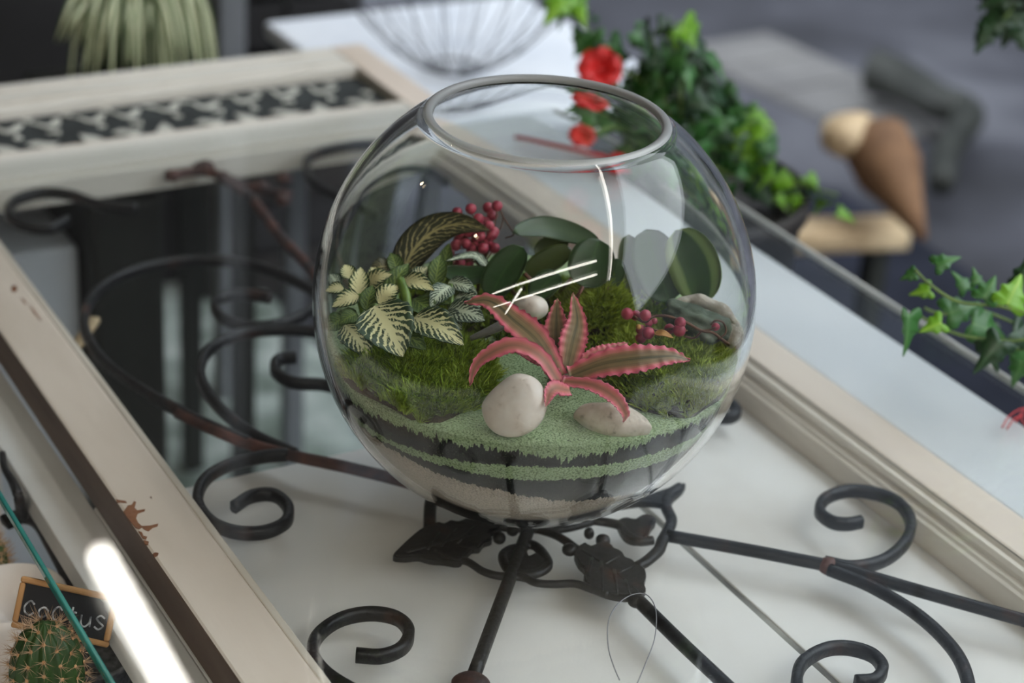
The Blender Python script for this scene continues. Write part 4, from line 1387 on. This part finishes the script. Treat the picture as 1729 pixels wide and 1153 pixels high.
rnd = random.Random(12)
ID = .62
pc = L(1150, 330, ID + .05)
iv1 = thing('flowering_ivy', 'bushy ivy with red flowers growing behind the bowl on the right', 'plant', (pc.x, pc.y, GZ))
pot_top = L(1130, 300, ID + .05).z
part('pot', lathe('pot', [(.001, GZ), (.09, GZ), (.12, pot_top), (.125, pot_top), (.125, pot_top - .02), (.11, pot_top - .02), (.001, pot_top - .03)], 32, (pc.x, pc.y)), potdark, iv1)
crown = V((pc.x, pc.y, pot_top - .02))
VN = [[(1135, 250), (1060, 130), (970, 20), (955, -20)], [(1140, 240), (1110, 120), (1100, 60)], [(1150, 240), (1150, 120), (1155, 40)], [(1150, 250), (1200, 200), (1250, 180), (1290, 260), (1285, 310)], [(1160, 270), (1250, 300), (1340, 310), (1415, 330)], [(1150, 260), (1180, 160), (1170, 90)], [(1130, 260), (1080, 180), (1010, 150)], [(1170, 270), (1230, 250), (1260, 290), (1330, 335)]]
for i, v_ in enumerate(VN):
    dd = ID + rnd.uniform(-.06, .06)
    pts = [crown] + [L(x, y, dd) for x, y in v_]
    vine(iv1, pts)
    sam = catmull(pts[1:], 6)
    for k, p in enumerate(sam):
        for _ in range(2 if i not in (4, 7) else 1):
            far = k / len(sam)
            mat = ivy_l if (i in (3, 4, 7) and far > .45 and rnd.random() < .75) or (i in (0, 2) and far > .75) else (ivy_d if rnd.random() < .45 else ivy_m)
            size = rnd.uniform(.022, .036) * (1 if i not in (4,) else .8)
            d = (V((rnd.gauss(0, .6), rnd.gauss(0, .6), -.5)) + rx * rnd.uniform(-.7, .7)).normalized()
            nn = (BACK + UP * .6 + V((rnd.gauss(0, .4), rnd.gauss(0, .4), rnd.gauss(0, .4)))).normalized()
            ivy_leaf(iv1, p + V((rnd.uniform(-.012, .012), rnd.uniform(-.02, .02), rnd.uniform(-.012, .012))), size, d, nn, mat, rnd.randrange(3))
for i in range(26):
    x, y = 1130 + rnd.gauss(0, 45), 170 + rnd.gauss(0, 55)
    d = (V((rnd.gauss(0, .6), rnd.gauss(0, .6), -.5)) + rx * rnd.uniform(-.7, .7)).normalized()
    nn = (BACK + UP * .6 + V((rnd.gauss(0, .4), rnd.gauss(0, .4), rnd.gauss(0, .4)))).normalized()
    ivy_leaf(iv1, L(x, y, ID + rnd.uniform(-.05, .08)), rnd.uniform(.026, .040), d, nn, ivy_d if i % 2 else ivy_m, i % 3)
for (fx, fy_, s) in ((1012, 118, .023), (988, 212, .015), (1052, 258, .010)):
    c = L(fx, fy_, ID - .04)
    fl_ = part('flower', blob('flower', c, (.006, .006, .006), sub=2), redpetal, iv1, 'red flower')
    for k in range(7):
        a = 2 * PI * k / 7 + fx
        d = (rx * math.cos(a) + UPCAM * math.sin(a) * .75 + BACK * .35).normalized()
        lp = leaf('petal', [c, c + d * s * .55 + BACK * .006, c + d * s], s * .75, BACK, 'oval', .25, nu=8, nv=4)
        part('petal', lp, redpetal, fl_)
    vine(iv1, [crown, (crown + c) / 2 + UP * .05, c], .0015)

iv2 = thing('trailing_ivy', 'ivy trailing beside the pale right edge of the glass', 'plant', (.80, .05, GZ))
stp = L(2160, 700, .16)
iv2.location = (stp.x, stp.y, GZ)
ptz = stp.z
part('pot', lathe('pot', [(.001, GZ), (.08, GZ), (.10, ptz - .02), (.105, ptz), (.10, ptz), (.09, ptz - .02), (.001, ptz - .03)], 32, (stp.x, stp.y)), potdark, iv2)
VN2 = [[(1800, 560), (1700, 520), (1620, 510), (1570, 480), (1545, 455)], [(1790, 590), (1700, 575), (1620, 565), (1545, 530)], [(1800, 600), (1740, 590), (1690, 590)], [(1700, 540), (1650, 530), (1590, 530), (1560, 520)], [(1800, 520), (1730, 510), (1700, 520)]]
for i, v_ in enumerate(VN2):
    dd = .13 + .02 * i
    vine(iv2, [V((stp.x, stp.y, ptz - .02))] + [L(x, y, dd) for x, y in v_], .0011)
LV2 = [(1545, 462, 20, 200, ivy_m), (1580, 448, 32, 25, ivy_m), (1570, 490, 26, 190, ivy_l), (1632, 490, 30, 120, ivy_m), (1660, 505, 34, 60, ivy_m), (1600, 530, 50, 20, ivy_m), (1640, 545, 54, 340, ivy_m), (1660, 560, 52, 290, ivy_d), (1700, 515, 46, 60, ivy_l), (1690, 575, 50, 230, ivy_d), (1710, 560, 44, 330, ivy_d), (1720, 585, 44, 300, ivy_m), (1590, 545, 30, 200, ivy_l), (1650, 480, 22, 100, ivy_m), (1728, 480, 40, 80, ivy_d), (1725, 610, 36, 250, ivy_m)]
for i, (x, y, s, ang, mt) in enumerate(LV2):
    a = math.radians(ang)
    d = rx * math.cos(a) + UPCAM * math.sin(a) + FWD * rnd.uniform(-.3, .3)
    ivy_leaf(iv2, L(x, y, .13 + .015 * (i % 4)), s / PXM * 1.55, d, (BACK * 1.0 + UP * .5 + rx * rnd.uniform(-.3, .3)).normalized(), mt, i % 2)
ivy_leaf(iv2, L(1534, 530, .115), 80 / PXM, -UPCAM + rx * .02, (BACK + rx * .5).normalized(), ivy_m, 2)
# hanging sprig in the top right corner
iv3 = thing('hanging_ivy', 'dark ivy sprig hanging into the top right corner', 'plant', L(1720, -60, .5))
hp = L(1775, -190, .5)
part('pot', lathe('pot', [(.001, hp.z - .10), (.055, hp.z - .10), (.075, hp.z), (.08, hp.z), (.08, hp.z - .012), (.068, hp.z - .012), (.001, hp.z - .02)], 28, (hp.x, hp.y)), potdark, iv3)
part('cord', tube('cord', [V((hp.x, hp.y, hp.z - .02)), V((hp.x, hp.y, 2.3))], .003, 6), wirem, iv3)
vine(iv3, [hp + V((0, 0, -.01)), L(1740, -120, .5), L(1720, -10, .5), L(1690, 40, .5)], .0015)
for (x, y, s, ang) in ((1715, 20, 60, 250), (1690, 30, 56, 220), (1725, 50, 60, 300), (1670, 50, 44, 240), (1710, -10, 60, 200)):
    a = math.radians(ang)
    ivy_leaf(iv3, L(x, y, .5), s / PXM * 1.5, rx * math.cos(a) + UPCAM * math.sin(a), (BACK + UP * .5).normalized(), ivy_d, 0)
hair = thing('loose_thread', 'thin looped thread lying on the glass before the bowl', 'thread', P(1060, 1060, .0005))
part('strand', tube('strand', catmull([P(*Z8(x, y), .0005) for x, y in ((1300, 1050), (1270, 980), (1240, 880), (1235, 760), (1260, 680), (1310, 622), (1380, 585), (1450, 592), (1495, 670), (1490, 820), (1440, 960), (1390, 1080))], 8), .00035, 5), greypost, hair)
# red threads at the right edge
thr = thing('red_thread', 'loose red threads at the right edge of the glass', 'thread', P(1715, 710, .002))
for pts in ([(1692, 722), (1702, 705), (1720, 692), (1745, 686)], [(1700, 724), (1715, 705), (1740, 700)], [(1715, 712), (1732, 690), (1745, 705)], [(1722, 700), (1730, 716), (1750, 730)]):
    part('strand', tube('strand', catmull([P(x, y, .002) for x, y in pts], 6), .0006, 5), redtrim, thr)

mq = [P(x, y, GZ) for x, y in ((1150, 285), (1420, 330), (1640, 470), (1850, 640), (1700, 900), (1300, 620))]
ob('floor_patch', plate('floor_patch', mq, GZ + .0005, GZ + .012, .003), dark_patch_m, None, 'dark blue grey patch on the pavement beyond the glass edge', 'mat')  # dark sheet over the darker stretch of pavement
# ------------------------------------------------------------------ street floor clutter on the right
k0, k1 = P(1240, 85, GZ), P(1500, 205, GZ)
dv = (k1 - k0)
nv_ = V((-dv.y, dv.x, 0)).normalized()
kerb = ob('trim_1', None, kind='structure', loc=(k0.x, k0.y, GZ))
for i in range(4):
    a_, b_ = k0 + dv * (i - .3) / 3, k0 + dv * (i + .68) / 3
    out = [a_ - nv_ * .14, b_ - nv_ * .14, b_ + nv_ * .14, a_ + nv_ * .14]
    part('kerb_stone', plate('kerb_stone', out, GZ, GZ + .012, .004), slabm, kerb)
a_, b_ = P(1275, 400, GZ + .25), P(1520, 392, GZ + .25)
dv = (b_ - a_).normalized()
pl = thing('wood_bench', 'pale wooden plank bench on the pavement beyond the glass edge', 'bench', ((a_ + b_) / 2).to_tuple()[:2] + (GZ,))
part('plank', sweep('plank', [a_, b_], rrect(.075, .03, .004)), pinewood, pl)
for t in (.15, .85):
    p = a_ + (b_ - a_) * t
    part('leg', box('leg', (p.x - .015, p.y - .015, GZ), (p.x + .015, p.y + .015, GZ + .236)), darkwood, pl)
kc = thing('paper_cone', 'brown kraft paper cone with a pale open end leaning on the pavement', 'cone', L(1560, 402, 1.62))
KS = (D0 + 1.75) / (D0 + .95)
ct, ce = L(1478, 240, 1.75), L(1558, 402, 1.62)
part('cone', sweep('cone', [ct + (ce - ct) * t for t in (0, .12, .3, .5, .75, 1)], circ(1, 24), lambda t: KS * (.038 if t < .3 else .038 * (1 - (t - .3) / .7) + .005)), kraft, kc)
part('pale_end', blob('pale_end', L(1436, 228, 1.74), (.036 * KS, .030 * KS, .026 * KS), amp=.1, sub=3), pinewood, kc)
br = thing('dark_branch', 'dark bent branch lying on the pavement at the upper right', 'branch', P(1560, 170, GZ))
part('limb', tube('limb', catmull([P(x, y, GZ + .075) for x, y in ((1475, 120), (1520, 135), (1580, 170), (1635, 195), (1600, 250), (1590, 310))], 6), .05, 10, lambda t: 1 - .5 * t), darkwood, br)

# ------------------------------------------------------------------ lamps of the shop


def tube_lamp(label, a, b, w=.05):
    root = thing('tube_lamp', label, 'lamp', ((a.x + b.x) / 2, (a.y + b.y) / 2, a.z + .06), 'ceiling tube lamps')
    dv_ = (b - a)
    part('housing', sweep('housing', [a + UP * .05, b + UP * .05], rrect(w * 1.5, .04, .004)), white_metal, root)
    part('tube', sweep('tube', [a, b], circ(w / 2, 12)), tube_light, root)
    for t in (.12, .88):
        p = a + dv_ * t
        part('hanger', tube('hanger', [p + UP * .06, V((p.x, p.y, 2.3))], .004, 6), white_metal, root)
    return root


def mirror(px, py, z):                     # the overhead point whose image in the glass sheet shows at (px, py)
    q = P(px, py, -z)
    return V((q.x, q.y, z))


tube_lamp('long tube lamp on the left side of the ceiling', mirror(170, 935, 1.2), mirror(330, 1225, 1.2), .042)


def bowl_glint(px, py, z):                 # ceiling point that glints on the near side of the bowl at (px, py)
    d = to_world(V((px - CX, py - CY, F))).normalized()
    o = CAM - V((0, 0, ZC2))
    s = V((1, 1, 1 / KZ))
    oo, dd_ = V((o.x, o.y, o.z / KZ)), V((d.x, d.y, d.z / KZ))
    A, B, Cc = dd_.dot(dd_), 2 * oo.dot(dd_), oo.dot(oo) - R * R
    t = (-B - math.sqrt(max(0, B * B - 4 * A * Cc))) / (2 * A)
    h = o + d * t
    nn = V((h.x, h.y, h.z / KZ ** 2)).normalized()
    r_ = d - nn * 2 * d.dot(nn)
    h = h + V((0, 0, ZC2))
    return h + r_ * ((z - h.z) / r_.z), r_


for (xa, ya, xb, yb, lab) in ((832, 496, 1008, 440, 'rear one of two tube lamps across the ceiling behind the viewer'), (829, 520, 1008, 463, 'lower one of two tube lamps across the ceiling behind the viewer'), (880, 488, 853, 530, 'short tube lamp at the back end of the shop')):
    hz = 1.0 if xa == 880 else 1.35
    g0, r0 = bowl_glint(xa, ya, hz)
    g1, r1 = bowl_glint(xb, yb, hz)
    tube_lamp(lab, g0, g1, .04)
g2, _ = bowl_glint(1012, 285, 1.9)
g3, _ = bowl_glint(1028, 480, 1.9)
tube_lamp('tube lamp added on the right side for an upright streak on the bowl', g2, g3, .045)  # unseen tube added to give the bowl its near-vertical streak of light
for (x, y, lab) in ((712, 310, 'bare warm bulb hanging at the left of the ceiling'), (803, 398, 'bare warm bulb hanging near the middle of the ceiling'), (1034, 704, 'bare warm bulb hanging low behind the viewer')):
    g, r_ = bowl_glint(x, y, 1.8)
    if r_.z < .1: continue
    root = thing('bulb_lamp', lab, 'lamp', (g.x, g.y, g.z), 'warm bulbs')
    part('bulb', blob('bulb', g, (.035, .035, .04), amp=0, sub=3), bulb_light, root)
    part('socket', tube('socket', [g + UP * .035, g + UP * .08], .018, 12), potdark, root)
    part('cord', tube('cord', [g + UP * .08, V((g.x, g.y, 2.3))], .003, 6), potdark, root)
    print('bulb', x, y, g)
print('lamps', g0, g1, g2, g3)
